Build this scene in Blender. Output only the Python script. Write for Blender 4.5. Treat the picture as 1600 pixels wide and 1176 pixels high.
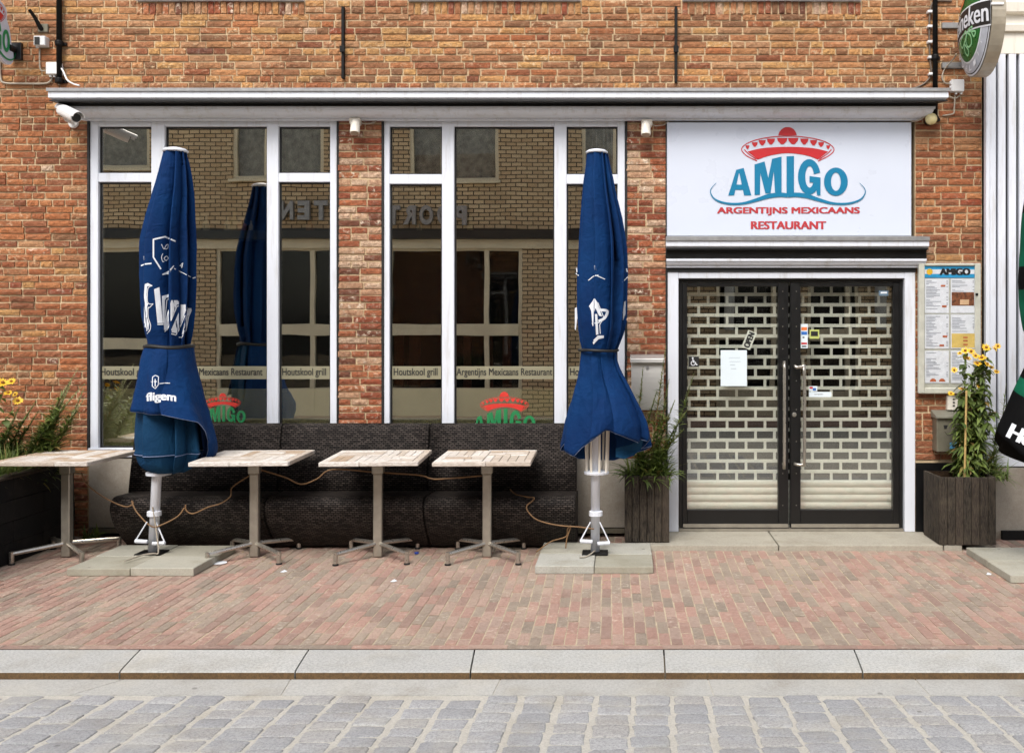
import bpy, bmesh, math, random
from mathutils import Vector, Matrix, noise
from mathutils.bvhtree import BVHTree
random.seed(7)
R = math.radians
sc = bpy.context.scene
for o in list(bpy.data.objects): bpy.data.objects.remove(o)

# ------------------------------------------------------------------ camera, sky, sun, exposure
CX, CY, F, H = 975.0, 520.0, 1500.0, 1.614     # principal point and focal length of the photograph, eye height
W = 7.61                                        # distance from the camera to the restaurant wall
cam = bpy.data.cameras.new('camera'); camo = bpy.data.objects.new('camera', cam)
sc.collection.objects.link(camo); sc.camera = camo
camo.location = (0, 0, H); camo.rotation_euler = (R(90), 0, 0)
cam.sensor_width = 36; cam.lens = 33.75
cam.shift_x = -175/1600; cam.shift_y = -68/1600
cam.clip_start = 0.05; cam.clip_end = 400

world = bpy.data.worlds.new("World"); sc.world = world; world.use_nodes = True
wn = world.node_tree; wn.nodes.clear()
sky = wn.nodes.new('ShaderNodeTexSky'); sky.sky_type = 'NISHITA'; sky.sun_disc = False
SUN_EL, SUN_AZ = 50, 196                         # azimuth clockwise from +Y: the light comes over the roofs behind the camera
sky.sun_elevation = R(SUN_EL); sky.sun_rotation = R(SUN_AZ)
sky.air_density = 1.0; sky.dust_density = 3.0; sky.ozone_density = 1.0
hs = wn.nodes.new('ShaderNodeHueSaturation'); hs.inputs['Saturation'].default_value = 0.42
bg = wn.nodes.new('ShaderNodeBackground'); bg.inputs['Strength'].default_value = 0.15
wo = wn.nodes.new('ShaderNodeOutputWorld')
wn.links.new(sky.outputs[0], hs.inputs['Color']); wn.links.new(hs.outputs[0], bg.inputs[0]); wn.links.new(bg.outputs[0], wo.inputs[0])
sl = bpy.data.lights.new('sun', 'SUN'); sl.energy = 1.5; sl.angle = R(28); sl.color = (1.0, 0.96, 0.9)
so = bpy.data.objects.new('sun', sl); sc.collection.objects.link(so)
az, el = R(SUN_AZ), R(SUN_EL)
sd = Vector((math.sin(az)*math.cos(el), math.cos(az)*math.cos(el), math.sin(el)))
so.rotation_euler = (-sd).to_track_quat('-Z', 'Y').to_euler(); so.location = (0, -2, 12)
vs = sc.view_settings; sc.display_settings.display_device = 'sRGB'
vs.view_transform = 'Standard'; vs.look = 'None'; vs.gamma = 1.0; vs.use_curve_mapping = False
vs.exposure = 0.80
sc.cycles.max_bounces = 8; sc.cycles.transparent_max_bounces = 16

# ------------------------------------------------------------------ helpers
def X(px, D=W): return (px-CX)*D/F
def Z(py, D=W): return H-(py-CY)*D/F
def P(px, py, D=W): return Vector((X(px, D), D, Z(py, D)))
def srgb(r, g, b):
    r, g, b = min(r, 255), min(g, 255), min(b, 255)
    f = lambda c: c/12.92 if c <= .04045 else ((c+.055)/1.055)**2.4
    return (f(r/255), f(g/255), f(b/255), 1)
def link(o): sc.collection.objects.link(o); return o
def wloc(o):
    v = Vector((0, 0, 0))
    while o is not None: v += Vector(o.location); o = o.parent
    return v
def thing(name, label, cat, loc=(0, 0, 0), group=None, rz=0):
    o = link(bpy.data.objects.new(name, None)); o.location = loc; o.rotation_euler.z = rz
    o.empty_display_size = .1
    o['label'] = label; o['category'] = cat
    if group: o['group'] = group
    return o
def tag(o, label, cat, group=None):
    o['label'] = label; o['category'] = cat
    if group: o['group'] = group
    return o
def kind(o, k): o['kind'] = k; return o
def linkmesh(name, me, m=None, parent=None, loc=None):
    o = link(bpy.data.objects.new(name, me))
    if m is not None and not me.materials:
        for q in (m if isinstance(m, (list, tuple)) else [m]): me.materials.append(q)
    if parent is not None: o.parent = parent
    if loc is not None: o.location = loc
    return o
def copy_tree(o, parent=None):
    c = o.copy(); link(c)
    if parent is not None: c.parent = parent
    for ch in list(o.children): copy_tree(ch, c)
    return c

class MB:
    """collects boxes, tubes, sheets; build() links them as one mesh object"""
    def __init__(s): s.v = []; s.f = []; s.mi = []; s.cur = 0
    def add(s, vs_, fs_):
        n = len(s.v); s.v += [tuple(q) for q in vs_]
        for f in fs_: s.f.append([n+i for i in f]); s.mi.append(s.cur)
        return s
    def box(s, x0, x1, y0, y1, z0, z1):
        return s.add([(x0, y0, z0), (x1, y0, z0), (x1, y1, z0), (x0, y1, z0), (x0, y0, z1), (x1, y0, z1), (x1, y1, z1), (x0, y1, z1)],
                     [(0, 3, 2, 1), (4, 5, 6, 7), (0, 1, 5, 4), (1, 2, 6, 5), (2, 3, 7, 6), (3, 0, 4, 7)])
    def cbox(s, x0, x1, y0, y1, z0, z1, b=.004):
        """box with chamfered edges"""
        bm = bmesh.new(); bmesh.ops.create_cube(bm, size=1)
        for v in bm.verts:
            v.co = Vector(((x0+x1)/2+v.co.x*(x1-x0), (y0+y1)/2+v.co.y*(y1-y0), (z0+z1)/2+v.co.z*(z1-z0)))
        bmesh.ops.bevel(bm, geom=bm.edges[:], offset=b, segments=1, affect='EDGES', clamp_overlap=True)
        s.addbm(bm); return s
    def addbm(s, bm):
        bm.verts.index_update()
        s.add([v.co.copy() for v in bm.verts], [[v.index for v in f.verts] for f in bm.faces]); bm.free(); return s
    def tube(s, pts, r, seg=8, cap=True):
        pts = [Vector(p) for p in pts]; n = len(pts); rings = []
        rr = r if isinstance(r, (list, tuple)) else [r]*n
        up = None
        for i, p in enumerate(pts):
            t = (pts[min(i+1, n-1)]-pts[max(i-1, 0)]).normalized()
            if up is None:
                a = Vector((0, 0, 1)) if abs(t.z) < .9 else Vector((1, 0, 0)); up = t.cross(a).normalized()
            else: up = (up-t*up.dot(t)).normalized()
            b = t.cross(up)
            rings.append([p+(up*math.cos(2*math.pi*k/seg)+b*math.sin(2*math.pi*k/seg))*rr[i] for k in range(seg)])
        vs_ = [q for ring in rings for q in ring]; fs_ = []
        for i in range(n-1):
            for k in range(seg):
                k2 = (k+1) % seg; fs_.append((i*seg+k, i*seg+k2, (i+1)*seg+k2, (i+1)*seg+k))
        if cap: fs_.append(tuple(range(seg))[::-1]); fs_.append(tuple((n-1)*seg+k for k in range(seg)))
        return s.add(vs_, fs_)
    def lathe(s, c, prof, seg=16, axis='z'):
        vs_ = []; n = len(prof)
        for (r, h) in prof:
            for k in range(seg):
                a = 2*math.pi*k/seg
                if axis == 'z': vs_.append((c[0]+r*math.cos(a), c[1]+r*math.sin(a), c[2]+h))
                else: vs_.append((c[0]+r*math.cos(a), c[1]+h, c[2]+r*math.sin(a)))
        fs_ = [(i*seg+k, i*seg+(k+1) % seg, (i+1)*seg+(k+1) % seg, (i+1)*seg+k) for i in range(n-1) for k in range(seg)]
        fs_ += [tuple(range(seg))[::-1], tuple((n-1)*seg+k for k in range(seg))]
        return s.add(vs_, fs_)
    def extr(s, prof, x0, x1, ends=None):
        """profile of (y, z) extruded along x; ends(y, side) shifts the end caps"""
        n = len(prof); e = ends or (lambda y, sd_: 0)
        vs_ = [(x0+e(y, 0), y, z) for y, z in prof]+[(x1+e(y, 1), y, z) for y, z in prof]
        fs_ = [(i, (i+1) % n, n+(i+1) % n, n+i) for i in range(n)]
        fs_ += [tuple(range(n))[::-1], tuple(range(n, 2*n))]
        return s.add(vs_, fs_)
    def quad(s, a, b, c, d): return s.add([a, b, c, d], [(0, 1, 2, 3)])
    def build(s, name, m, parent=None, smooth=False, local=False, fixn=True, bevel=0):
        off = Vector((0, 0, 0)) if (local or parent is None) else wloc(parent)
        me = bpy.data.meshes.new(name)
        me.from_pydata([(q[0]-off.x, q[1]-off.y, q[2]-off.z) for q in s.v], [], s.f)
        for q in (m if isinstance(m, (list, tuple)) else [m]): me.materials.append(q)
        if any(s.mi): me.polygons.foreach_set('material_index', s.mi)
        if fixn:
            bm = bmesh.new(); bm.from_mesh(me); bmesh.ops.recalc_face_normals(bm, faces=bm.faces[:]); bm.to_mesh(me); bm.free()
        if smooth: me.polygons.foreach_set('use_smooth', [True]*len(me.polygons))
        me.update()
        o = linkmesh(name, me, None, parent)
        if bevel:
            b = o.modifiers.new('bevel', 'BEVEL'); b.width = bevel; b.segments = 2; b.limit_method = 'ANGLE'
        return o

# ------------------------------------------------------------------ materials
MATS = {}
def newmat(name):
    m = bpy.data.materials.new(name); m.use_nodes = True; MATS[name] = m
    nt = m.node_tree; return m, nt, nt.nodes['Principled BSDF']
def nd(nt, t, **kw):
    n = nt.nodes.new('ShaderNode'+t)
    for k, v in kw.items(): setattr(n, k, v)
    return n
def ramp(nt, fac, stops, interp='LINEAR'):
    r = nd(nt, 'ValToRGB'); r.color_ramp.interpolation = interp
    el_ = r.color_ramp.elements
    while len(el_) < len(stops): el_.new(.5)
    for e, (p, c) in zip(el_, stops): e.position = p; e.color = c
    if fac is not None: nt.links.new(fac, r.inputs[0])
    return r.outputs[0]
def objco(nt): return nd(nt, 'TexCoord').outputs['Object']
def geoco(nt): return nd(nt, 'NewGeometry').outputs['Position']
def noise_(nt, scale, detail=4, rough=.55, co=None, stretch=None, dist=0):
    n = nd(nt, 'TexNoise'); n.inputs['Scale'].default_value = scale; n.inputs['Detail'].default_value = detail
    n.inputs['Roughness'].default_value = rough; n.inputs['Distortion'].default_value = dist
    co = co if co is not None else geoco(nt)
    if stretch:
        mp = nd(nt, 'Mapping'); mp.inputs['Scale'].default_value = stretch; nt.links.new(co, mp.inputs[0]); co = mp.outputs[0]
    nt.links.new(co, n.inputs['Vector']); return n.outputs['Fac']
def mix(nt, fac, a, b, mode='MIX'):
    n = nd(nt, 'Mix', data_type='RGBA', blend_type=mode)
    for i, v in ((0, fac), (6, a), (7, b)):
        if hasattr(v, 'links') or hasattr(v, 'is_output'): nt.links.new(v, n.inputs[i])
        else: n.inputs[i].default_value = v
    return n.outputs[2]
def math_(nt, op, a, b=0.0, clamp=False):
    n = nd(nt, 'Math', operation=op); n.use_clamp = clamp
    for i, v in enumerate((a, b)):
        if hasattr(v, 'is_output'): nt.links.new(v, n.inputs[i])
        else: n.inputs[i].default_value = v
    return n.outputs[0]
def bump(nt, bs, h, strength=.4, dist=.01, prev=None):
    b = nd(nt, 'Bump'); b.inputs['Strength'].default_value = strength; b.inputs['Distance'].default_value = dist
    nt.links.new(h, b.inputs['Height'])
    if prev is not None: nt.links.new(prev, b.inputs['Normal'])
    nt.links.new(b.outputs[0], bs.inputs['Normal']); return b.outputs[0]
def rnd(nt):
    """one random value per object and per joined piece"""
    a = nd(nt, 'ObjectInfo').outputs['Random']; b = nd(nt, 'NewGeometry').outputs['Random Per Island']
    return math_(nt, 'FRACT', math_(nt, 'ADD', a, math_(nt, 'MULTIPLY', b, 7.31)))
def plain(name, col, rough=.5, metal=0, var=.12, scale=12, bmp=0, bscale=60, coat=0):
    m, nt, bs = newmat(name)
    c2 = tuple(max(0, q*(1-var*2)) for q in col[:3])+(1,)
    c = mix(nt, ramp(nt, noise_(nt, scale, 5), [(.3, (0, 0, 0, 1)), (.7, (1, 1, 1, 1))]), col, c2)
    nt.links.new(c, bs.inputs['Base Color']); bs.inputs['Metallic'].default_value = metal
    rr = noise_(nt, scale*2.3, 4); mr = nd(nt, 'MapRange'); nt.links.new(rr, mr.inputs[0])
    mr.inputs[3].default_value = max(0.02, rough-.12); mr.inputs[4].default_value = min(1, rough+.12)
    nt.links.new(mr.outputs[0], bs.inputs['Roughness'])
    if coat: bs.inputs['Coat Weight'].default_value = coat
    if bmp: bump(nt, bs, noise_(nt, bscale, 5), bmp, .004)
    return m
def brickmat(name, cols, pale, palamt, rough=.88, bscale=90, dk=.62, dirt_amt=.32):
    m, nt, bs = newmat(name)
    r = rnd(nt)
    base = ramp(nt, r, [(i/(len(cols)), c) for i, c in enumerate(cols)], 'CONSTANT')
    # mottling inside each brick
    big = noise_(nt, 9, 3); base = mix(nt, math_(nt, 'MULTIPLY', big, .55), base, cols[0])
    mid = ramp(nt, noise_(nt, 48, 7, .75), [(.40, (0, 0, 0, 1)), (.62, (1, 1, 1, 1))])
    base = mix(nt, math_(nt, 'MULTIPLY', mid, dk), base, tuple(q*.42 for q in cols[1][:3])+(1,))
    chalk = ramp(nt, noise_(nt, 26, 8, .72, dist=.4), [(.52, (0, 0, 0, 1)), (.66, (1, 1, 1, 1))])
    r2 = math_(nt, 'FRACT', math_(nt, 'MULTIPLY', r, 13.7))
    gate = math_(nt, 'ADD', math_(nt, 'MULTIPLY', ramp(nt, r2, [(.55, (0, 0, 0, 1)), (.95, (1, 1, 1, 1))]), .8), .18)
    base = mix(nt, math_(nt, 'MULTIPLY', math_(nt, 'MULTIPLY', chalk, gate), palamt), base, pale)
    # grime streaks
    dirt = ramp(nt, noise_(nt, 1.6, 5, .6), [(.42, (0, 0, 0, 1)), (.66, (1, 1, 1, 1))])
    base = mix(nt, math_(nt, 'MULTIPLY', dirt, dirt_amt), base, (.05, .03, .02, 1))
    nt.links.new(base, bs.inputs['Base Color']); bs.inputs['Roughness'].default_value = rough
    h = math_(nt, 'ADD', noise_(nt, bscale, 6, .7), math_(nt, 'MULTIPLY', noise_(nt, bscale*.35, 4), 1.4))
    bump(nt, bs, h, 1.0, .010)
    return m
B_UP = brickmat('brick_orange', [srgb(180, 126, 84), srgb(192, 134, 86), srgb(162, 104, 70), srgb(202, 148, 88), srgb(142, 92, 62), srgb(184, 118, 76), srgb(114, 78, 56), srgb(210, 162, 98), srgb(170, 112, 74), srgb(188, 142, 104)], srgb(226, 198, 160), 1.0)
B_LO = brickmat('brick_red', [srgb(166, 98, 60), srgb(178, 110, 66), srgb(144, 78, 48), srgb(186, 118, 72), srgb(116, 64, 44), srgb(170, 100, 60), srgb(150, 94, 66), srgb(194, 130, 82), srgb(132, 78, 52), srgb(174, 110, 70)], srgb(216, 182, 148), .95)
B_PI = brickmat('brick_patched', [srgb(160, 88, 56), srgb(178, 106, 68), srgb(134, 66, 44), srgb(214, 176, 140), srgb(84, 52, 42), srgb(168, 94, 60), srgb(228, 204, 174), srgb(190, 122, 80), srgb(146, 66, 40), srgb(222, 190, 156)], srgb(238, 220, 196), 1.3)
B_PAVE = brickmat('paving_clay', [srgb(178, 154, 140), srgb(184, 144, 130), srgb(160, 149, 132), srgb(190, 160, 144), srgb(146, 137, 122), srgb(176, 136, 122), srgb(168, 155, 138), srgb(192, 150, 134), srgb(156, 127, 115), srgb(178, 155, 138)], srgb(222, 208, 190), .7, .85, 120, .28, .12)
def add_wear(m, sandc, amt, gum):
    nt = m.node_tree; bs = nt.nodes['Principled BSDF']; src = bs.inputs['Base Color'].links[0].from_socket
    sm_ = ramp(nt, noise_(nt, 2.2, 8, .72), [(.50, (0, 0, 0, 1)), (.66, (1, 1, 1, 1))])
    c = mix(nt, math_(nt, 'MULTIPLY', sm_, amt), src, sandc)
    dk = ramp(nt, noise_(nt, 3.7, 6, .6), [(.56, (0, 0, 0, 1)), (.72, (1, 1, 1, 1))]); c = mix(nt, math_(nt, 'MULTIPLY', dk, .18), c, tuple(q*.35 for q in sandc[:3])+(1,))
    v = nd(nt, 'TexVoronoi'); v.inputs['Scale'].default_value = 3.4; nt.links.new(geoco(nt), v.inputs['Vector'])
    g = ramp(nt, v.outputs['Distance'], [(.035, (1, 1, 1, 1)), (.05, (0, 0, 0, 1))]); c = mix(nt, math_(nt, 'MULTIPLY', g, .55), c, gum)
    nt.links.new(c, bs.inputs['Base Color'])
add_wear(B_PAVE, srgb(206, 190, 168), .22, srgb(90, 82, 76))
def stonemat(name, cols, spk=.5, sc_=1.0, rough=.85, stain=srgb(120, 108, 88), stamt=.3):
    m, nt, bs = newmat(name)
    base = ramp(nt, rnd(nt), [(i/len(cols), c) for i, c in enumerate(cols)], 'CONSTANT')
    base = mix(nt, math_(nt, 'MULTIPLY', noise_(nt, 5, 4), .6), base, cols[0])
    sp = ramp(nt, noise_(nt, 85*sc_, 6, .9), [(.46, (0, 0, 0, 1)), (.56, (1, 1, 1, 1))])
    base = mix(nt, math_(nt, 'MULTIPLY', sp, spk), base, tuple(q*.5 for q in cols[0][:3])+(1,))
    st = ramp(nt, noise_(nt, 3.1, 7, .65), [(.5, (0, 0, 0, 1)), (.72, (1, 1, 1, 1))])
    base = mix(nt, math_(nt, 'MULTIPLY', st, stamt), base, stain)
    nt.links.new(base, bs.inputs['Base Color']); bs.inputs['Roughness'].default_value = rough
    bump(nt, bs, math_(nt, 'ADD', noise_(nt, 150*sc_, 5, .7), noise_(nt, 22, 4)), .5, .004)
    return m
SETT = stonemat('sett_granite', [srgb(173, 173, 174), srgb(164, 165, 166), srgb(181, 181, 180), srgb(154, 155, 157), srgb(174, 171, 166)], .75)
KERB = stonemat('kerb_granite', [srgb(184, 184, 180), srgb(190, 190, 186), srgb(178, 178, 175)], .6, .8, stamt=.3)
GUTT = stonemat('gutter_concrete', [srgb(178, 177, 172), srgb(184, 183, 178)], .45, 1, stamt=.4)
SLAB = stonemat('slab_concrete', [srgb(168, 165, 152), srgb(158, 156, 144), srgb(176, 175, 168), srgb(150, 146, 130)], .3, 1, stamt=.45, stain=srgb(112, 104, 78))
PLINTH = stonemat('plinth_concrete', [srgb(168, 160, 148)], .25, .6, stamt=.45, stain=srgb(116, 100, 80))
STEP = stonemat('step_stone', [srgb(166, 160, 146), srgb(158, 154, 142)], .35, .8, stamt=.4)
for m_ in (SETT, KERB, GUTT, SLAB, STEP): add_wear(m_, srgb(186, 180, 164), .3, srgb(84, 82, 78))
SAND = stonemat('joint_sand', [srgb(196, 180, 154)], .45, 1, .95, stamt=.5, stain=srgb(96, 84, 64))
SANDG = stonemat('joint_grit', [srgb(192, 188, 178)], .45, 1, .95, stamt=.35, stain=srgb(140, 128, 104))
MORT = stonemat('mortar', [srgb(206, 182, 146)], .35, .8, .95, stamt=.5, stain=srgb(128, 100, 74))
def paint(name, col, grime, amt=.4):
    m, nt, bs = newmat(name)
    st = ramp(nt, noise_(nt, 5, 7, .7, None, (3.2, 3.2, .35)), [(.52, (0, 0, 0, 1)), (.74, (1, 1, 1, 1))])
    sp = ramp(nt, noise_(nt, 30, 7, .8), [(.62, (0, 0, 0, 1)), (.72, (1, 1, 1, 1))])
    c = mix(nt, math_(nt, 'MULTIPLY', st, amt), col, grime); c = mix(nt, math_(nt, 'MULTIPLY', sp, amt*.6), c, grime)
    nt.links.new(c, bs.inputs['Base Color']); bs.inputs['Roughness'].default_value = .42
    bump(nt, bs, noise_(nt, 60, 5), .08, .004); return m
WHITE = paint('white_paint', srgb(216, 220, 229), srgb(156, 147, 128), .45)
CREAM = paint('cream_paint', srgb(226, 220, 208), srgb(150, 138, 116), .4)
ZINC = plain('zinc', srgb(165, 165, 165), .45, .6, .15, 20, .15)
BLACKP = plain('black_paint', srgb(18, 18, 19), .35, 0, .2, 8, .1, 90)
IRON = plain('black_iron', srgb(15, 14, 14), .6, .2, .3, 40, .3)
RUBBER = plain('black_gasket', srgb(16, 16, 17), .6)
SIGNW = plain('sign_panel', srgb(204, 211, 225), .3, 0, .02, 2)
TEAL = plain('teal_print', srgb(0, 116, 156), .4, 0, .03, 20)
REDP = plain('red_print', srgb(190, 36, 42), .4, 0, .03, 20)
REDT = plain('red_lettering', srgb(184, 56, 62), .4, 0, .03, 20)
GREENP = plain('green_print', srgb(24, 140, 84), .4, 0, .05, 20)
BLACKT = plain('dark_lettering', srgb(30, 30, 30), .5, 0, .05)
STEEL = plain('brushed_steel', srgb(190, 184, 174), .3, .85, .08, 30, .05, 200)
STEELM = plain('matt_steel', srgb(178, 172, 160), .42, .7, .12, 14, .05, 200)
MAILS = plain('mailbox_silver', srgb(200, 198, 194), .4, .5, .05, 5)
MAILG = plain('mailbox_grey', srgb(128, 124, 108), .5, .4, .15, 9, .1)
PLASTW = plain('white_plastic', srgb(226, 226, 226), .4, 0, .04, 9)
CABLE = plain('grey_cable', srgb(170, 160, 145), .5, 0, .1)
CORDM = plain('brown_cord', srgb(132, 100, 66), .7, 0, .2)
SOIL = plain('soil', srgb(60, 46, 34), .95, 0, .4, 40, .8, 60)
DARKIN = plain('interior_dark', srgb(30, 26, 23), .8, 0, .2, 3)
SHUT = plain('shutter_metal', srgb(236, 236, 228), .45, 0, .06, 20)
OAK = plain('brown_wood', srgb(120, 52, 26), .5, 0, .3, 12, .2, 80)
YEL = plain('yellow_petal', srgb(236, 190, 40), .6, 0, .12, 60)
YELC = plain('flower_centre', srgb(150, 96, 20), .8, 0, .2, 90)
GREENUMB = plain('green_canopy', srgb(6, 92, 66), .7, 0, .2, 9, .15, 120)
BLACKUMB = plain('black_canopy', srgb(9, 9, 10), .75, 0, .2, 9, .15, 120)
PAPER = plain('paper', srgb(214, 226, 232), .7, 0, .03, 6)
WPRINT = plain('white_print', srgb(226, 230, 236), .6, 0, .06, 30)

def leafmat(name, a, b):
    m, nt, bs = newmat(name)
    c = ramp(nt, rnd(nt), [(0, a), (.35, b), (.7, tuple(q*.6 for q in a[:3])+(1,)), (.93, b), (.955, srgb(146, 124, 70))])
    nt.links.new(c, bs.inputs['Base Color']); bs.inputs['Roughness'].default_value = .55
    bs.inputs['Subsurface Weight'].default_value = 0
    tr = nd(nt, 'BsdfTranslucent'); nt.links.new(c, tr.inputs[0])
    mx = nd(nt, 'MixShader'); mx.inputs[0].default_value = .25
    nt.links.new(bs.outputs[0], mx.inputs[1]); nt.links.new(tr.outputs[0], mx.inputs[2])
    nt.links.new(mx.outputs[0], nt.nodes['Material Output'].inputs[0])
    return m
LEAF = leafmat('leaf_green', srgb(66, 86, 36), srgb(116, 134, 62))
LEAFD = leafmat('leaf_dark', srgb(58, 74, 34), srgb(92, 104, 50))
LEAFG = leafmat('leaf_grass', srgb(96, 118, 56), srgb(136, 150, 84))
SPIKE = leafmat('flower_spike', srgb(196, 196, 160), srgb(150, 160, 96))

def woodmat(name, cols, stretch, stain, rough=.8):
    m, nt, bs = newmat(name)
    base = ramp(nt, rnd(nt), [(i/len(cols), c) for i, c in enumerate(cols)], 'CONSTANT')
    g = ramp(nt, noise_(nt, 30, 6, .7, objco(nt), stretch, .5), [(.4, (0, 0, 0, 1)), (.62, (1, 1, 1, 1))])
    base = mix(nt, math_(nt, 'MULTIPLY', g, .55), base, stain)
    w = ramp(nt, noise_(nt, 7, 6, .7), [(.45, (0, 0, 0, 1)), (.7, (1, 1, 1, 1))])
    base = mix(nt, math_(nt, 'MULTIPLY', w, .35), base, stain)
    nt.links.new(base, bs.inputs['Base Color']); bs.inputs['Roughness'].default_value = rough
    bump(nt, bs, g, .4, .003); return m
TWOOD = woodmat('weathered_table_wood', [srgb(220, 216, 210), srgb(202, 192, 180), srgb(230, 227, 222), srgb(188, 168, 146), srgb(214, 207, 198)], (1, 6, 6), srgb(128, 100, 74))
PWOOD = woodmat('dark_planter_wood', [srgb(34, 30, 28), srgb(28, 26, 24), srgb(44, 38, 34), srgb(22, 20, 19)], (6, 6, .6), srgb(96, 86, 74))
BLOCKM = stonemat('dark_block', [srgb(24, 23, 23), srgb(20, 19, 19), srgb(30, 28, 27)], .3, .5, .8, srgb(58, 54, 48), .4)

def cloth(name, col, fade):
    m, nt, bs = newmat(name)
    n1 = ramp(nt, noise_(nt, 3.2, 6, .6), [(.35, (0, 0, 0, 1)), (.7, (1, 1, 1, 1))])
    c = mix(nt, math_(nt, 'MULTIPLY', n1, .5), col, fade)
    sp = ramp(nt, noise_(nt, 34, 7, .75), [(.62, (0, 0, 0, 1)), (.74, (1, 1, 1, 1))])
    c = mix(nt, math_(nt, 'MULTIPLY', sp, .08), c, srgb(60, 120, 165))
    nt.links.new(c, bs.inputs['Base Color']); bs.inputs['Roughness'].default_value = .8
    bs.inputs['Specular IOR Level'].default_value = .15
    h = math_(nt, 'ADD', math_(nt, 'MULTIPLY', noise_(nt, 11, 5, .6, dist=.8), 2.2), math_(nt, 'MULTIPLY', noise_(nt, 400, 2), .12))
    bump(nt, bs, h, .5, .014); return m
BLUE = cloth('blue_canopy', srgb(2, 36, 80), srgb(5, 58, 108))
for nm_, sv_ in (('black_canopy', .1), ('green_canopy', .15), ('soil', .1), ('interior_dark', .1), ('dark_planter_wood', .2), ('dark_block', .2), ('black_iron', .3)): MATS[nm_].node_tree.nodes['Principled BSDF'].inputs['Specular IOR Level'].default_value = sv_
BLUEIN = cloth('blue_canopy_lining', srgb(10, 48, 80), srgb(26, 72, 104))

def wicker():
    m, nt, bs = newmat('dark_wicker')
    co = nd(nt, 'TexCoord').outputs['UV']
    b = nd(nt, 'TexBrick'); nt.links.new(co, b.inputs['Vector'])
    b.inputs['Scale'].default_value = 1; b.inputs['Brick Width'].default_value = .034; b.inputs['Row Height'].default_value = .0150
    b.inputs['Mortar Size'].default_value = .0036; b.inputs['Mortar Smooth'].default_value = .5
    b.inputs['Color1'].default_value = srgb(40, 36, 34); b.inputs['Color2'].default_value = srgb(88, 80, 75); b.inputs['Mortar'].default_value = srgb(6, 5, 5)
    c = mix(nt, math_(nt, 'MULTIPLY', noise_(nt, 7, 4), .6), b.outputs[0], srgb(24, 20, 19))
    nt.links.new(c, bs.inputs['Base Color']); bs.inputs['Roughness'].default_value = .62; bs.inputs['Specular IOR Level'].default_value = .12
    inv = math_(nt, 'SUBTRACT', 1.0, b.outputs['Fac'])
    bump(nt, bs, inv, 1.0, .006); return m
WICK = wicker()

def glass(name, fac, tint, wav=.02):
    m, nt, bs = newmat(name); nt.nodes.remove(bs)
    t = nd(nt, 'BsdfTransparent'); t.inputs[0].default_value = tint
    g = nd(nt, 'BsdfGlossy'); g.inputs['Roughness'].default_value = 0.0; g.inputs[0].default_value = (1, .97, .9, 1)
    b = nd(nt, 'Bump'); b.inputs['Strength'].default_value = wav; b.inputs['Distance'].default_value = .05
    nt.links.new(noise_(nt, 1.3, 2), b.inputs['Height']); nt.links.new(b.outputs[0], g.inputs['Normal'])
    mx = nd(nt, 'MixShader'); mx.inputs[0].default_value = fac
    nt.links.new(t.outputs[0], mx.inputs[1]); nt.links.new(g.outputs[0], mx.inputs[2])
    nt.links.new(mx.outputs[0], nt.nodes['Material Output'].inputs[0]); return m
GLASSR = glass('door_glass', .17, (.95, .96, .94, 1))
GLASS = glass('window_glass', .50, (.82, .84, .80, 1), .012)
GLASSD = glass('far_window_glass', .02, (.8, .8, .8, 1))
def film(name, col, alpha):
    m, nt, bs = newmat(name); bs.inputs['Base Color'].default_value = col; bs.inputs['Roughness'].default_value = .6
    bs.inputs['Alpha'].default_value = alpha; return m
FROST = film('frosted_film', srgb(222, 214, 176), .88)
FROST2 = film('frosted_band', srgb(168, 163, 136), .6)
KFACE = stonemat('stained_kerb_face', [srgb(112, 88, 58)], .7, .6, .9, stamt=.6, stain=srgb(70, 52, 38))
FILMR = film('red_film', srgb(220, 50, 40), .8); FILMG = film('green_film', srgb(20, 140, 80), .72)

def brickwall_far(name, c1, c2, mort, bw, rh, ms):
    m, nt, bs = newmat(name)
    g = geoco(nt); s = nd(nt, 'SeparateXYZ'); nt.links.new(g, s.inputs[0]); c = nd(nt, 'CombineXYZ')
    nt.links.new(s.outputs[0], c.inputs[0]); nt.links.new(s.outputs[2], c.inputs[1])
    b = nd(nt, 'TexBrick'); nt.links.new(c.outputs[0], b.inputs['Vector']); b.inputs['Scale'].default_value = 1
    b.inputs['Brick Width'].default_value = bw; b.inputs['Row Height'].default_value = rh; b.inputs['Mortar Size'].default_value = ms
    b.inputs['Color1'].default_value = c1; b.inputs['Color2'].default_value = c2; b.inputs['Mortar'].default_value = mort
    col = mix(nt, math_(nt, 'MULTIPLY', ramp(nt, noise_(nt, 1.1, 6), [(.4, (0, 0, 0, 1)), (.75, (1, 1, 1, 1))]), .45), b.outputs[0], tuple(q*.45 for q in c1[:3])+(1,))
    nt.links.new(col, bs.inputs['Base Color']); bs.inputs['Roughness'].default_value = .9
    bump(nt, bs, math_(nt, 'SUBTRACT', 1.0, b.outputs['Fac']), .8, .01); return m
FARB = brickwall_far('yellow_brickwork', srgb(206, 184, 148), srgb(184, 158, 122), srgb(60, 50, 40), .21, .081, .010)
UPB = brickwall_far('upper_brickwork', srgb(172, 112, 72), srgb(150, 92, 60), srgb(182, 156, 122), .21, .0545, .009)

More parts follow.
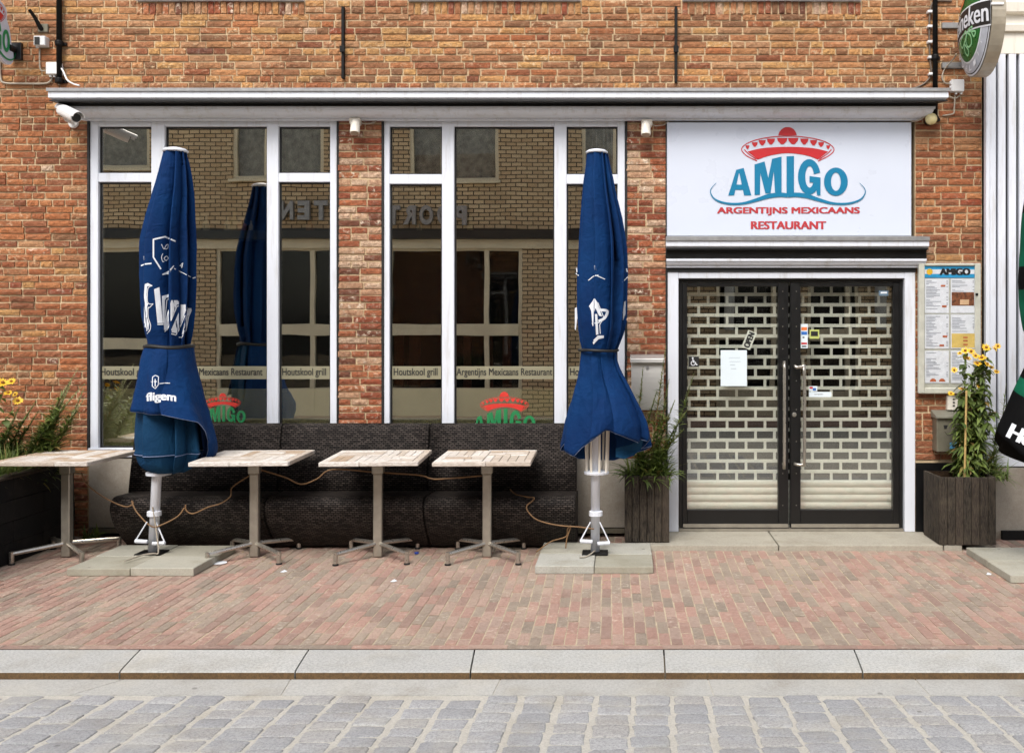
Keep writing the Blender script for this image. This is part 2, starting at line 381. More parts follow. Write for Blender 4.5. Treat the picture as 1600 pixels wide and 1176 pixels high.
# ------------------------------------------------------------------ lettering and flat prints
_txt = {}
def text_bm(body, bold=.0, cuts=(24, 8)):
    """text as a fine flat mesh in a unit box (u, v)"""
    cu = bpy.data.curves.new('t', 'FONT'); cu.body = body; cu.offset = bold; cu.resolution_u = 6; cu.size = 1
    ob = link(bpy.data.objects.new('t', cu)); bpy.context.view_layer.update()
    dg = bpy.context.evaluated_depsgraph_get()
    me = bpy.data.meshes.new_from_object(ob.evaluated_get(dg)); bpy.data.objects.remove(ob)
    bm = bmesh.new(); bm.from_mesh(me); bpy.data.meshes.remove(me)
    xs = [v.co.x for v in bm.verts]; ys = [v.co.y for v in bm.verts]
    x0, x1, y0, y1 = min(xs), max(xs), min(ys), max(ys)
    for v in bm.verts: v.co = Vector(((v.co.x-x0)/(x1-x0), (v.co.y-y0)/(y1-y0), 0))
    cut(bm, cuts); return bm
def cut(bm, cuts):
    xs = [v.co.x for v in bm.verts]; ys = [v.co.y for v in bm.verts]
    x0, x1, y0, y1 = min(xs), max(xs), min(ys), max(ys)
    for i in range(1, cuts[0]):
        bmesh.ops.bisect_plane(bm, geom=bm.verts[:]+bm.edges[:]+bm.faces[:], plane_co=(x0+(x1-x0)*i/cuts[0], 0, 0), plane_no=(1, 0, 0))
    for i in range(1, cuts[1]):
        bmesh.ops.bisect_plane(bm, geom=bm.verts[:]+bm.edges[:]+bm.faces[:], plane_co=(0, y0+(y1-y0)*i/cuts[1], 0), plane_no=(0, 1, 0))
def put(bm, fn, mb, lift=(0, 0, 0), du=0.0):
    """append a flat mesh after mapping each vertex (u, v) with fn"""
    bm.verts.index_update(); L_ = Vector(lift)
    mb.add([Vector(fn(v.co.x+du, v.co.y))+L_ for v in bm.verts], [[v.index for v in f.verts] for f in bm.faces]); bm.free()
def poly_bm(pts, cuts=(1, 1)):
    bm = bmesh.new(); vs_ = [bm.verts.new((x, y, 0)) for x, y in pts]
    es = [bm.edges.new((vs_[i], vs_[(i+1) % len(vs_)])) for i in range(len(vs_))]
    bmesh.ops.triangle_fill(bm, edges=es, use_beauty=True); cut(bm, cuts); return bm
def stroke_pts(pts, w):
    n = len(pts); ws = w if isinstance(w, (list, tuple)) else [w]*n; L, Rr = [], []
    for i in range(n):
        a = pts[max(i-1, 0)]; b = pts[min(i+1, n-1)]; dx, dy = b[0]-a[0], b[1]-a[1]; l = math.hypot(dx, dy) or 1
        nx, ny = -dy/l*ws[i]/2, dx/l*ws[i]/2; L.append((pts[i][0]+nx, pts[i][1]+ny)); Rr.append((pts[i][0]-nx, pts[i][1]-ny))
    return L, Rr
def stroke_bm(pts, w, sub=3):
    p2 = []; ws = w if isinstance(w, (list, tuple)) else [w]*len(pts); w2 = []
    for i in range(len(pts)-1):
        for k in range(sub):
            t = k/sub; p2.append((pts[i][0]*(1-t)+pts[i+1][0]*t, pts[i][1]*(1-t)+pts[i+1][1]*t)); w2.append(ws[i]*(1-t)+ws[i+1]*t)
    p2.append(pts[-1]); w2.append(ws[-1]); L, Rr = stroke_pts(p2, w2)
    bm = bmesh.new(); a = [bm.verts.new((x, y, 0)) for x, y in L]; b = [bm.verts.new((x, y, 0)) for x, y in Rr]
    for i in range(len(a)-1): bm.faces.new((a[i], a[i+1], b[i+1], b[i]))
    return bm
def smooth_pts(pts, sub=6):
    out = []; n = len(pts)
    for i in range(n-1):
        p0, p1, p2, p3 = pts[max(i-1, 0)], pts[i], pts[i+1], pts[min(i+2, n-1)]
        for k in range(sub):
            t = k/sub
            out.append(tuple(.5*((2*p1[j])+(-p0[j]+p2[j])*t+(2*p0[j]-5*p1[j]+4*p2[j]-p3[j])*t*t+(-p0[j]+3*p1[j]-3*p2[j]+p3[j])*t**3) for j in range(len(p1))))
    out.append(tuple(pts[-1])); return out
def put_text(body, fn, mb, bold, cuts=(1, 1), nrm=(0, -1, 0)):
    offs = [(0, 0)] if bold <= 0 else [(-1, -1), (1, -1), (-1, 1), (1, 1), (0, 0), (-.4, .4)]
    b = bold/max(1, len(body))
    for i, (a, c) in enumerate(offs):
        put(text_bm(body, 0, cuts), lambda u, v: fn(u, v+c*b*len(body)*.22), mb, Vector(nrm)*(.00025*i), a*b)
def text_obj(body, box, y, m, parent, bold=.0, name='lettering', flip=False, plane=None, cuts=(1, 1)):
    """text in the rectangle box = (x0, x1, z0, z1) on the plane y"""
    x0, x1, z0, z1 = box; mb = MB()
    fn = plane or (lambda u, v: (x0+(x1-x0)*u, y, z0+(z1-z0)*v))
    put_text(body, fn, mb, bold, cuts); return mb.build(name, m, parent, fixn=False)

# sombrero logo, in logo units (0..1600 across, downwards); fn maps (x, y) of the logo to a 3-D point
LETTERS = [('A', 290, 470, 415, 415, 625), ('M', 490, 706, 372, 322, 625), ('I', 745, 803, 322, 322, 625), ('G', 833, 1010, 345, 345, 625), ('O', 1037, 1222, 412, 412, 632)]
def logo_hat(fn, m, parent):
    mb = MB()
    put(poly_bm([(680, 158), (688, 132), (705, 112), (722, 100), (740, 94), (765, 94), (785, 100), (802, 112), (817, 132), (825, 158)]), fn, mb)
    out = smooth_pts([(515, 358), (440, 322), (397, 280), (402, 248), (450, 215), (530, 188), (640, 170), (755, 164), (870, 170), (980, 188), (1060, 215), (1108, 250), (1112, 282), (1070, 320), (990, 360)], 4)
    put(stroke_bm(out, 7, 1), fn, mb)
    top = smooth_pts([(440, 285), (560, 258), (755, 248), (950, 258), (1070, 285)], 5); bot = smooth_pts([(990, 347), (900, 315), (755, 297), (620, 315), (520, 347)], 5)
    put(poly_bm(top+bot), fn, mb)
    put(stroke_bm(smooth_pts([(415, 268), (450, 305), (510, 345)], 3), 7, 1), fn, mb); put(stroke_bm(smooth_pts([(1096, 268), (1060, 305), (1000, 345)], 3), 7, 1), fn, mb)
    for cx, ty, w, h in [(440, 236, 30, 30), (497, 212, 46, 36), (555, 195, 56, 42), (623, 184, 64, 46), (712, 178, 82, 50), (797, 178, 82, 50), (884, 184, 64, 46), (956, 195, 56, 42), (1015, 212, 46, 36), (1070, 236, 30, 30)]:
        put(poly_bm([(cx-w/2, ty), (cx+w/2, ty), (cx+w*.42, ty+h*.5), (cx+w*.12, ty+h), (cx-w*.12, ty+h), (cx-w*.42, ty+h*.5)]), fn, mb)
    return mb.build('sombrero_logo', m, parent, fixn=False)
def ell(cx, cy, rx, ry, a0=0, a1=360, n=28): return [(cx+rx*math.cos(R(a0+(a1-a0)*i/n)), cy+ry*math.sin(R(a0+(a1-a0)*i/n))) for i in range(n+1)]
def ring_bm(o_, i_):
    bm = bmesh.new(); a = [bm.verts.new((x, y, 0)) for x, y in o_]; b = [bm.verts.new((x, y, 0)) for x, y in i_]
    for k in range(len(a)-1): bm.faces.new((a[k], a[k+1], b[k+1], b[k]))
    return bm
def logo_word(fn, m, parent, moustache=True, nrm=(0, -1, 0)):
    mb = MB(); N_ = Vector(nrm)
    items = [poly_bm([(290, 627), (352, 427), (410, 413), (470, 627), (413, 627), (377, 455), (372, 455), (336, 627)]), poly_bm([(345, 543), (398, 543), (404, 584), (344, 584)]),
             poly_bm([(495, 386), (573, 362), (602, 490), (632, 342), (706, 324), (706, 615), (655, 612), (645, 440), (620, 610), (580, 612), (540, 452), (537, 622), (495, 624)]),
             poly_bm([(745, 322), (803, 320), (803, 612), (745, 612)]),
             ring_bm(ell(922, 482, 88, 138, -14, -345+0, 30), ell(925, 482, 34, 84, -14, -345, 30)), poly_bm([(924, 476), (1010, 488), (1010, 627), (984, 627), (978, 590), (960, 560), (956, 528), (924, 524)]),
             ring_bm(ell(1130, 520, 93, 110), ell(1130, 520, 38, 72))]
    for i, b in enumerate(items): put(b, fn, mb, N_*(.0003*i))
    o = mb.build('lettering', m, parent, fixn=False)
    if moustache:
        mb = MB()
        a = smooth_pts([(195, 530, 3), (158, 570, 5), (152, 610, 8), (190, 660, 12), (280, 690, 16), (400, 690, 18), (510, 662, 26), (600, 634, 34), (690, 622, 34), (755, 628, 32)], 4)
        b = [(1510-x, y, w) for x, y, w in a]
        for j, q in enumerate((a, b)): put(stroke_bm([(x, y) for x, y, _ in q], [w for _, _, w in q], 1), fn, mb, N_*(.0025+.0003*j))
        mb.build('moustache_logo', m, parent, fixn=False)
    return o
# ------------------------------------------------------------------ ground: pavement, kerb, gutter, road
YK = F*H/493.0                                   # back edge of the kerb (4.91 m from the camera)
def brick_variant(lx, ly, lz, nx, nz, amp, edge, seed, lo=(.002, .005)):
    """brick with an uneven front face (towards -y), centred; nx by nz front cells"""
    rs = random.Random(seed); v = []; f = []
    for j in range(nz+1):
        for i in range(nx+1):
            u, w = i/nx-.5, j/nz-.5; bd = i in (0, nx) or j in (0, nz)
            x = u*lx+(rs.uniform(-edge, edge) if bd else 0); z = w*lz+(rs.uniform(-edge, edge) if bd else 0)
            y = -ly/2+(rs.uniform(*lo) if bd else rs.uniform(-amp, amp)); v.append((x, y, z))
    for j in range(nz):
        for i in range(nx): a = j*(nx+1)+i; f.append((a, a+1, a+nx+2, a+nx+1))
    ring = [i for i in range(nx+1)]+[(j+1)*(nx+1)+nx for j in range(nz)]+[nz*(nx+1)+i for i in range(nx-1, -1, -1)]+[j*(nx+1) for j in range(nz-1, 0, -1)]
    n0 = len(v); ins = .0015
    for k in ring:
        x, y, z = v[k]; v.append((x*(1+ins/lx), ly/2, z*(1+ins/lz)))
    for k in range(len(ring)):
        k2 = (k+1) % len(ring); f.append((ring[k], n0+k, n0+k2, ring[k2]))
    return v, f
class BrickSet:
    """unit variants of bricks; single() links one as an object, joined() gathers the rest in one mesh"""
    def __init__(s, mats, variants, rot=None):
        s.var = variants; s.m = mats; s.me = {}; s.V = []; s.Fc = []; s.MI = []
    def mesh(s, k, ln, mi, orient):
        key = (k, ln, mi, orient)
        if key not in s.me:
            me = bpy.data.meshes.new('brick'); v, f = s.var[k]
            me.from_pydata([s.tr(p, ln, orient) for p in v], [], f); me.materials.append(s.m[mi]); s.me[key] = me
            bm = bmesh.new(); bm.from_mesh(me); bmesh.ops.recalc_face_normals(bm, faces=bm.faces[:]); bm.to_mesh(me); bm.free()
        return s.me[key]
    def tr(s, p, ln, orient):
        x, y, z = p[0]*ln, p[1], p[2]
        if orient == 'wall': return (x, y, z)
        if orient == 'stand': return (z, y, x)           # brick on end in the wall
        if orient == 'flatx': return (x, z, -y)          # laid flat, long side along x
        if orient == 'flaty': return (z, x, -y)          # laid flat, long side away from the camera
    def single(s, name, k, ln, mi, orient, loc, parent, off, rz=0):
        o = linkmesh(name, s.mesh(k, ln, mi, orient), None, parent, (loc[0]-off.x, loc[1]-off.y, loc[2]-off.z))
        if rz: o.rotation_euler.z = rz
        return o
    def joined(s, k, ln, mi, orient, loc, rz=0):
        v, f = s.var[k]; n = len(s.V); c, sn = math.cos(rz), math.sin(rz)
        for p in v:
            x, y, z = s.tr(p, ln, orient); s.V.append((x*c-y*sn+loc[0], x*sn+y*c+loc[1], z+loc[2]))
        for q in f: s.Fc.append([n+i for i in q]); s.MI.append(mi)
    def build(s, name, parent):
        off = wloc(parent); me = bpy.data.meshes.new(name)
        me.from_pydata([(x-off.x, y-off.y, z-off.z) for x, y, z in s.V], [], s.Fc)
        for q in s.m: me.materials.append(q)
        me.polygons.foreach_set('material_index', s.MI)
        bm = bmesh.new(); bm.from_mesh(me); bmesh.ops.recalc_face_normals(bm, faces=bm.faces[:]); bm.to_mesh(me); bm.free()
        return kind(linkmesh(name, me, None, parent), 'stuff')

rs = random.Random(11)
# earth under everything, reaching far along the street
eg = MB(); eg.box(-60, 60, -60, 60, -.6, -.33); kind(eg.build('ground', SAND), 'structure')

pv = MB(); pv.box(-12, 9, YK, W+.4, -.3, -.0045); PAV = kind(pv.build('pavement', SAND), 'structure')
jm = MB(); jm.box(-7, 6, YK-.0125, YK+.004, -.03, -.0035); jm.build('kerb_joint', plain('dark_joint_dirt', srgb(34, 26, 20), .95), PAV)
PB = BrickSet([B_PAVE], [brick_variant(1, .06, 1, 4, 2, .0006, .010, 100+k, (.0006, .0016)) for k in range(10)])
# unit variants are scaled through ln and width: width stays .0585
PB.var = [([(x, y, z*.0555) for x, y, z in v], f) for v, f in PB.var]
allb = []
pitch = .0622; x = -6.2; col = 0
while x < 4.6:
    y = YK+.062+rs.uniform(0, .2)*(.5 if col % 2 else 1); first = True
    y = YK+.066
    ln = .2 if col % 2 else .1
    if rs.random() < .25: ln = rs.uniform(.08, .2)
    while y < W+.02:
        if not ((x > X(1003, 7.16)+.02 and x < X(1560, 7.16) and y > 7.17)):
            allb.append((x+rs.uniform(-.0015, .0015)+.012*math.sin(y*1.7+x*.8), y+ln/2, ln-.007, 'flaty', rs.uniform(-.008, .008)))
        y += ln; ln = .2+rs.uniform(-.006, .006)
    x += pitch; col += 1
x = -6.2
while x < 4.6:
    allb.append((x+.1, YK+.034, .196, 'flatx', rs.uniform(-.006, .006))); x += .2
def inview(x, y, m=0):
    px = CX+x*F/y; return -m < px < 1600+m
vis = sorted([b for b in allb if inview(b[0], b[1])], key=lambda b: (b[1]))
near = set(id(b) for b in vis[:298])
off = wloc(PAV)
for b in allb:
    dz = rs.uniform(-.0022, .0012)
    k = rs.randrange(10); loc = (b[0], b[1], -.03+dz)
    if id(b) in near: PB.single('brick', k, round(b[2], 2), 0, b[3], loc, PAV, off, b[4])
    else: PB.joined(k, b[2], 0, b[3], loc, b[4])
PB.build('paving_bricks', PAV)

# kerb stones
KB = MB(); KB.box(-12, 9, 4.60, YK-.004, -.3, -.05); KRB = kind(KB.build('kerb', SAND), 'structure')
kj = [(-4.18, -4.27), (-3.30, -3.38), (-2.41, -2.47), (-1.572, -1.61), (-.734, -.763), (.196, .203), (1.14, 1.175), (2.08, 2.12), (3.02, 3.07), (3.95, 4.0)]
prof = [(YK-.013, -.002), (YK-.016, .000), (4.80, .001), (4.66, -.001), (4.600, -.002), (4.590, -.005), (4.587, -.008), (4.586, -.2), (YK-.013, -.2)]
for (a0, b0), (a1, b1) in zip(kj, kj[1:]):
    g = .004; mb = MB(); n = len(prof); vs_ = []
    for (fa, fb, sg) in ((a0, b0, 1), (a1, b1, -1)):
        for y, z in prof: t = (y-4.586)/(YK-4.586); vs_.append((fa*(1-t)+fb*t+sg*g+.01*sg*0, y, z))
    mb.add(vs_, [(i, (i+1) % n, n+(i+1) % n, n+i) for i in range(n)]+[tuple(range(n))[::-1], tuple(range(n, 2*n))])
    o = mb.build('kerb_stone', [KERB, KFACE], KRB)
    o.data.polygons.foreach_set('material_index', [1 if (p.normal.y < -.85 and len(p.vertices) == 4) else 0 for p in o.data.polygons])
# road bed: rises from the gutter to the crown of the street
def road_z(y):
    d = 4.38-y
    if d < 0: return -.038
    return -.038+.075*min(d, 1.2)-(.03*max(0, min(d-1.2, 1.2)))
RD = MB(); ys = [4.583, 4.38, 4.0, 3.6, 3.18, 2.6, 1.98, 0, -1.5]
zs = [road_z(y)-.0035 for y in ys]
zs[-2] = zs[-3]-.03; zs[-1] = -.04
RD.extr([(y, z) for y, z in zip(ys, zs)]+[(-1.5, -.32), (4.583, -.32)], -12, 9); ROAD = kind(RD.build('road', SANDG), 'structure')
far = MB(); far.box(-12, 9, -3.5, -1.502, -.3, -.01); kind(far.build('far_pavement', B_PAVE), 'structure')
gj = [(-5.2, -5.2), (-4.24, -4.2), (-3.37, -3.3), (-2.53, -2.39), (-1.565, -1.59), (-.60, -.59), (.41, .40), (1.395, 1.39), (2.38, 2.36), (3.36, 3.3)]
for (a0, b0), (a1, b1) in zip(gj, gj[1:]):
    mb = MB(); z0 = -.038
    v = [(a0+.003, 4.382, z0-.001), (a1-.003, 4.382, z0-.001), (b1-.003, 4.582, z0), (b0+.003, 4.582, z0)]
    mb.add(v+[(q[0], q[1], q[2]-.1) for q in v], [(0, 1, 2, 3), (7, 6, 5, 4), (0, 4, 5, 1), (1, 5, 6, 2), (2, 6, 7, 3), (3, 7, 4, 0)])
    mb.build('gutter_slab', GUTT, ROAD)
# setts
def sett_mesh(seed):
    r_ = random.Random(seed); n = 14; vs_ = []; rings = []
    lx, ly = .147, .136
    base = [(-1, -.84), (-.84, -1), (-.3, -1), (.3, -1), (.84, -1), (1, -.84), (1, -.1), (1, .84), (.84, 1), (.3, 1), (-.3, 1), (-.84, 1), (-1, .84), (-1, .1)]
    for (s_, z) in ((1.0, -.06), (1.0, -.004), (.97, -.001), (.90, .0008), (.45, .0015)):
        ring = list(base)
        rings.append((s_, z, ring))
    jit = [(r_.uniform(-.005, .005), r_.uniform(-.004, .004)) for _ in range(n)]
    for s_, z, ring in rings:
        for k, (cx, cy) in enumerate(ring):
            vs_.append((cx*lx/2*s_+jit[k][0], cy*ly/2*s_+jit[k][1], z+r_.uniform(-.0012, .0012)*(s_ < 1)))
    f = []
    for i in range(len(rings)-1):
        for k in range(n): k2 = (k+1) % n; f.append((i*n+k, i*n+k2, (i+1)*n+k2, (i+1)*n+k))
    vs_.append((0, 0, .0015)); c0 = len(vs_)-1
    for k in range(n): f.append(((len(rings)-1)*n+k, (len(rings)-1)*n+(k+1) % n, c0))
    me = bpy.data.meshes.new('sett'); me.from_pydata(vs_, [], f); me.materials.append(SETT)
    me.polygons.foreach_set('use_smooth', [True]*len(me.polygons)); return me
sm = [sett_mesh(k) for k in range(10)]
x = -3.2
while x < 3.2:
    y = 4.378; wv = rs.uniform(.93, 1.03)
    y -= rs.choice([0, .0, .03, .06])
    while y > 3.15:
        ly = rs.uniform(.105, .150); yc = y-ly/2
        if abs(CX+x*F/yc-800) < 900 and y <= 4.379:
            o = linkmesh('sett', rs.choice(sm), None, ROAD, (x+rs.uniform(-.004, .004)+.015*math.sin(y*3+x), yc, road_z(yc)+rs.uniform(-.002, .003)))
            o.scale = (wv*rs.uniform(.95, 1.03), (ly-.008)/.136, 1); o.rotation_euler = (-.07+rs.uniform(-.012, .012), rs.uniform(-.012, .012), rs.uniform(-.03, .03)+(math.pi if rs.random() < .5 else 0))
            if abs(o.rotation_euler.z) > 2: o.rotation_euler.x *= -1
        y -= ly
    x += .166

# ------------------------------------------------------------------ restaurant building
BLD = thing('restaurant_building', 'old brick restaurant front with white framed shop windows, white cornices and black double door', 'building', (-1.0, W, 0))
off = wloc(BLD)
xw1 = (X(137), X(527)); xw2 = (X(597), X(978)); xd = (X(1041), X(1430)); zt = Z(186); ZB = 4.62
arch = [(X(213), X(476)), (X(637), X(908)), (X(1065), X(1346))]
za0, za1 = Z(22), Z(3)
holes = [(xw1[0], xw1[1], -1, zt), (xw2[0], xw2[1], -1, zt), (xd[0], xd[1], -1, zt)]
holes_b = holes+[(a, b, za0, 9) for a, b in arch]+[(xd[1]-.01, X(1535)+1, -1, Z(722))]
BX0, BX1 = -7.2, X(1535)
# mortar behind the bricks, cut round the openings
def complement(x0, x1, z0, z1, hs_):
    xs = sorted(set([x0, x1]+[q for h in hs_ for q in h[:2] if x0 < q < x1])); out = []
    for a, b in zip(xs, xs[1:]):
        m = (a+b)/2; cuts = sorted([(h[2], h[3]) for h in hs_ if h[0] < m < h[1]]); z = z0
        for c0, c1 in cuts:
            if c0 > z: out.append((a, b, z, c0))
            z = max(z, c1)
        if z < z1: out.append((a, b, z, z1))
    return out
mb = MB()
win_up = [(a, b, za1+.03, 5.9) for a, b in arch]
for a, b, c, d in complement(BX0, BX1, -.3, ZB, holes+win_up): mb.box(a, b, W+.0115, W+.25, c, d)
mb.build('mortar_wall', MORT, BLD)
mb = MB()
for a, b, c, d in complement(BX0, BX1, ZB, 7.2, win_up): mb.box(a, b, W-.002, W+.25, c, d)
mb.build('upper_wall', UPB, BLD)
WV = [brick_variant(1, .06, .0420, 5, 2, .0040, .0, 200+k) for k in range(12)]
def rough_variant(k):
    r_ = random.Random(500+k); v, f = WV[k]; out = []; nf = 18
    for i, (x_, y_, z_) in enumerate(v):
        if i < nf:
            bd = (i % 6 in (0, 5)) or i < 6 or i >= 12
            out.append((x_+(r_.uniform(-.008, .008) if bd else 0), y_, z_+(r_.uniform(-.0017, .0017) if bd else 0)))
        else: out.append((x_, y_, z_))
    return out, f
WB = BrickSet([B_UP, B_LO, B_PI], [rough_variant(k) for k in range(12)])
PITCH = .0545
bl = []
rb = random.Random(5); k = 0
z = .03
while z < ZB-.02:
    sp = [(h[0], h[1]) for h in holes_b if h[2] < z < h[3]]
    segs = []; a = BX0
    for h0, h1 in sorted(sp):
        if h0 > a+.04: segs.append((a, h0, h0 < BX1))
        a = max(a, h1)
    if a < BX1: segs.append((a, BX1, False))
    for a, b, _ in segs:
        pier = (b-a) < .45
        x = a; header_row = rb.random() < .38
        if pier:
            n = 2 if (b-a) < .37 and (k % 2) else 2; fr = rb.choice([.5, .34, .62, .42]) if k % 2 else rb.choice([.5, .66, .58])
            cuts_ = [a, a+(b-a)*fr, b]
            if rb.random() < .22: cuts_ = [a, a+(b-a)*.3, a+(b-a)*.68, b]
            for c0, c1 in zip(cuts_, cuts_[1:]): bl.append(((c0+c1)/2, z, c1-c0-.012, 'p', k))
        else:
            ph = rb.choice([.205, .155, .105, .06]); x = a; first = True
            while x < b-.02:
                ln = ph if first else (.103 if (rb.random() < (.75 if header_row else .22)) else .205)*rb.uniform(.95, 1.04)
                first = False
                if x+ln > b-.045: ln = b-x
                bl.append((x+ln/2, z, ln-.0125*rb.uniform(.8, 1.2), 'w', k)); x += ln
    z += PITCH; k += 1
ind = [b for b in bl if b[3] == 'p' and Z(735) < b[1] < zt and b[0] < .5]
rest = sorted([b for b in bl if b[3] == 'w' and b[1] > Z(134) and b[1] < Z(28) and b[2] > .12], key=lambda b: abs(b[0]+1.3))
ind = (ind+rest)[:252]; ids = set(id(b) for b in ind)
for b in bl:
    zone = 2 if b[3] == 'p' else (0 if b[1] > Z(150) else 1)
    if zone == 0 and rb.random() < .12: zone = 1
    if zone == 1 and rb.random() < .18 and b[1] > 1.2: zone = 0
    if zone == 1 and rb.random() < .07: zone = 2
    kk = rb.randrange(12); wob = .0022*math.sin(b[0]*3.1+b[4]*1.7)
    loc = (b[0], W+.030+rb.uniform(-.0045, .003), b[1]+wob+rb.uniform(-.0012, .0012)); rz = rb.uniform(-.02, .02)
    if id(b) in ids: WB.single('brick', kk, round(b[2], 3), zone, 'wall', loc, BLD, off, rz)
    else: WB.joined(kk, b[2], zone, 'wall', loc, rz)
# soldier bricks over the lower edge of the upper windows
ab = []
for a, b in arch:
    n = 26; 
    for i in range(n):
        xx = a+(b-a)*(i+.5)/n; sag = -.010*math.cos((i+.5)/n*math.pi*2)
        ab.append((xx, (za0+za1)/2-.002+sag*.5))
for i, (xx, zz) in enumerate(ab):
    kk = rb.randrange(12); loc = (xx, W+.026+rb.uniform(-.004, .003), zz)
    if i % 2 == 0: WB.single('brick', kk, .094, rb.choice([0, 0, 2, 2]), 'stand', loc, BLD, off)
    else: WB.joined(kk, .094, rb.choice([0, 0, 0, 2]), 'stand', loc)
WB.build('brickwork', BLD)
for a, b in arch:
    mb = MB(); mb.box(a+.005, b-.005, W-.03, W+.05, za1+.004, za1+.032); mb.build('window_sill', WHITE, BLD)
    mb = MB(); z0, z1 = za1+.034, 5.9
    for q in ((a, a+.09, z0, z1), (b-.09, b, z0, z1), (a+.09, b-.09, z0, z0+.09), (a+.09, b-.09, z1-.09, z1)): mb.box(q[0], q[1], W+.04, W+.1, q[2], q[3])
    w = mb.build('window', WHITE, BLD)
    mb = MB(); mb.box(a+.09, b-.09, W+.07, W+.078, z0+.09, z1-.09); mb.build('pane', GLASSD, w)
    mb = MB(); mb.box(a, b, W+.2, W+.22, z0, z1); mb.build('curtain', DARKIN, w)

# cornices: zinc edge, white fascia, black band, white cove
def cornice(name, pl, pr, yt, parent, p=.25, s=1.0, D0=W):
    """pl, pr: picture columns of the cove's lower ends; p: how far the fascia stands out"""
    xl, xr = X(pl), X(pr); k = .62 if s == 1 else .1
    ends = lambda y, sd_: (-(k*(W-y)) if sd_ == 0 else k*(W-y)*1.1)
    yz, yf, yb, yc = yt
    D = W-p; z0, z1 = Z(yz[0], D), Z(yz[1], D)
    c = MB(); 
    c.cur = 1; c.extr([(D-.012, z0), (W, z0+.02), (W, z1+.004), (D-.012, z1)], xl, xr, ends)
    c.cur = 0; zf = Z(yf, D); q = D+.001
    c.extr([(q, z1-.001), (W, z1-.001), (W, zf), (q+.03, zf), (q+.012, zf+.012), (q, zf+.018)], xl, xr, ends)
    c.cur = 2; Db = W-p*.62; zb = Z(yb, Db)
    c.extr([(D+.007, zf-.001), (W, zf-.001), (W, zb), (Db, zb), (Db, zf-.010), (D+.007, zf-.010)], xl, xr, ends)
    c.cur = 0; De = W-p*.55; Dc = W-.035; zc = Z(yc, Dc); zz = zb-.001
    pr_ = [(W, zz), (De-.012, zz), (De-.012, zz-.018)]
    for i in range(9):
        t = i/8; a = t*math.pi/2
        pr_.append((De+(Dc-De)*(1-math.cos(a))*1.0, zz-.02-(zz-.02-(zc+.014))*math.sin(a)))
    pr_ += [(Dc-.006, zc+.012), (Dc-.006, zc), (W, zc)]
    c.extr(pr_, xl, xr, ends)
    return c.build(name, [WHITE, ZINC, BLACKP], parent)
cornice('cornice', 135, 1432, ((138, 143), 156, 166, 188), BLD)
cornice('door_canopy', 1042, 1441, ((370, 376), 388, 404, 418), BLD, .13, .5)
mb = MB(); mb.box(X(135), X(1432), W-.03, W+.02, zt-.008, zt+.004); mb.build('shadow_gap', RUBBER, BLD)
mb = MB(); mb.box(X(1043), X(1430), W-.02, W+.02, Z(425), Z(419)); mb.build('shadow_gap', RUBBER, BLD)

# shop windows
YF = W+.012
def shopwin(xs, zhead, zbot, cols, trans, lit):
    """cols: list of (px0, px1) of the glazed columns; trans: which have a transom"""
    x0, x1 = xs
    fr = MB(); top = Z(197); sill0, sill1 = Z(700), Z(714)
    edges = [x0]+[q for c in cols for q in (X(c[0]), X(c[1]))]+[x1]
    for i in range(0, len(edges), 2):
        fr.cbox(edges[i]+(0.012 if i == 0 else 0), edges[i+1]-(.008 if i == len(edges)-2 else 0), YF, YF+.09, sill0, zt-.01, .003)
    for c in cols: fr.cbox(X(c[0]), X(c[1]), YF+.001, YF+.088, top, zt-.012, .003)
    t0, t1 = Z(270 if lit == 1 else 272), Z(284 if lit == 1 else 287)
    for c, t in zip(cols, trans):
        if t: fr.cbox(X(c[0]), X(c[1]), YF+.001, YF+.088, t1, t0, .003)
    fr.cbox(x0+.004, x1-.004, YF-.02, YF+.1, sill1, sill0, .004)
    w = fr.build('window', WHITE, BLD)
    gk = MB(); g = .012
    def gl(a, b, c, d):
        gk.box(a, a+g, YF+.03, YF+.05, c, d); gk.box(b-g, b, YF+.03, YF+.05, c, d)
        gk.box(a+g, b-g, YF+.03, YF+.05, c, c+g); gk.box(a+g, b-g, YF+.03, YF+.05, d-g, d)
        p = MB(); p.box(a+.004, b-.004, YF+.037, YF+.043, c+.004, d-.004); p.build('pane', GLASS, w)
    for c, t in zip(cols, trans):
        a, b = X(c[0]), X(c[1])
        if t: gl(a, b, t0, top); gl(a, b, sill0, t1)
        else: gl(a, b, sill0, top)
    gk.build('gasket', RUBBER, w)
    return w
w1 = shopwin(xw1, 0, 0, [(152, 235), (256, 416), (434, 515)], (1, 0, 1), 1)
w2 = shopwin(xw2, 0, 0, [(608, 690), (709, 866), (885, 965)], (1, 0, 1), 2)
for q in (xw1[0], xw1[1], xw2[0], xw2[1], xd[0]): jb = MB(); jb.box(q-.005, q+.011, W+.0, W+.2, Z(830) if q > -.1 else Z(714), zt-.002); jb.build('dark_joint', RUBBER, BLD)
YG = YF+.046                                       # films stick to the face of the glass
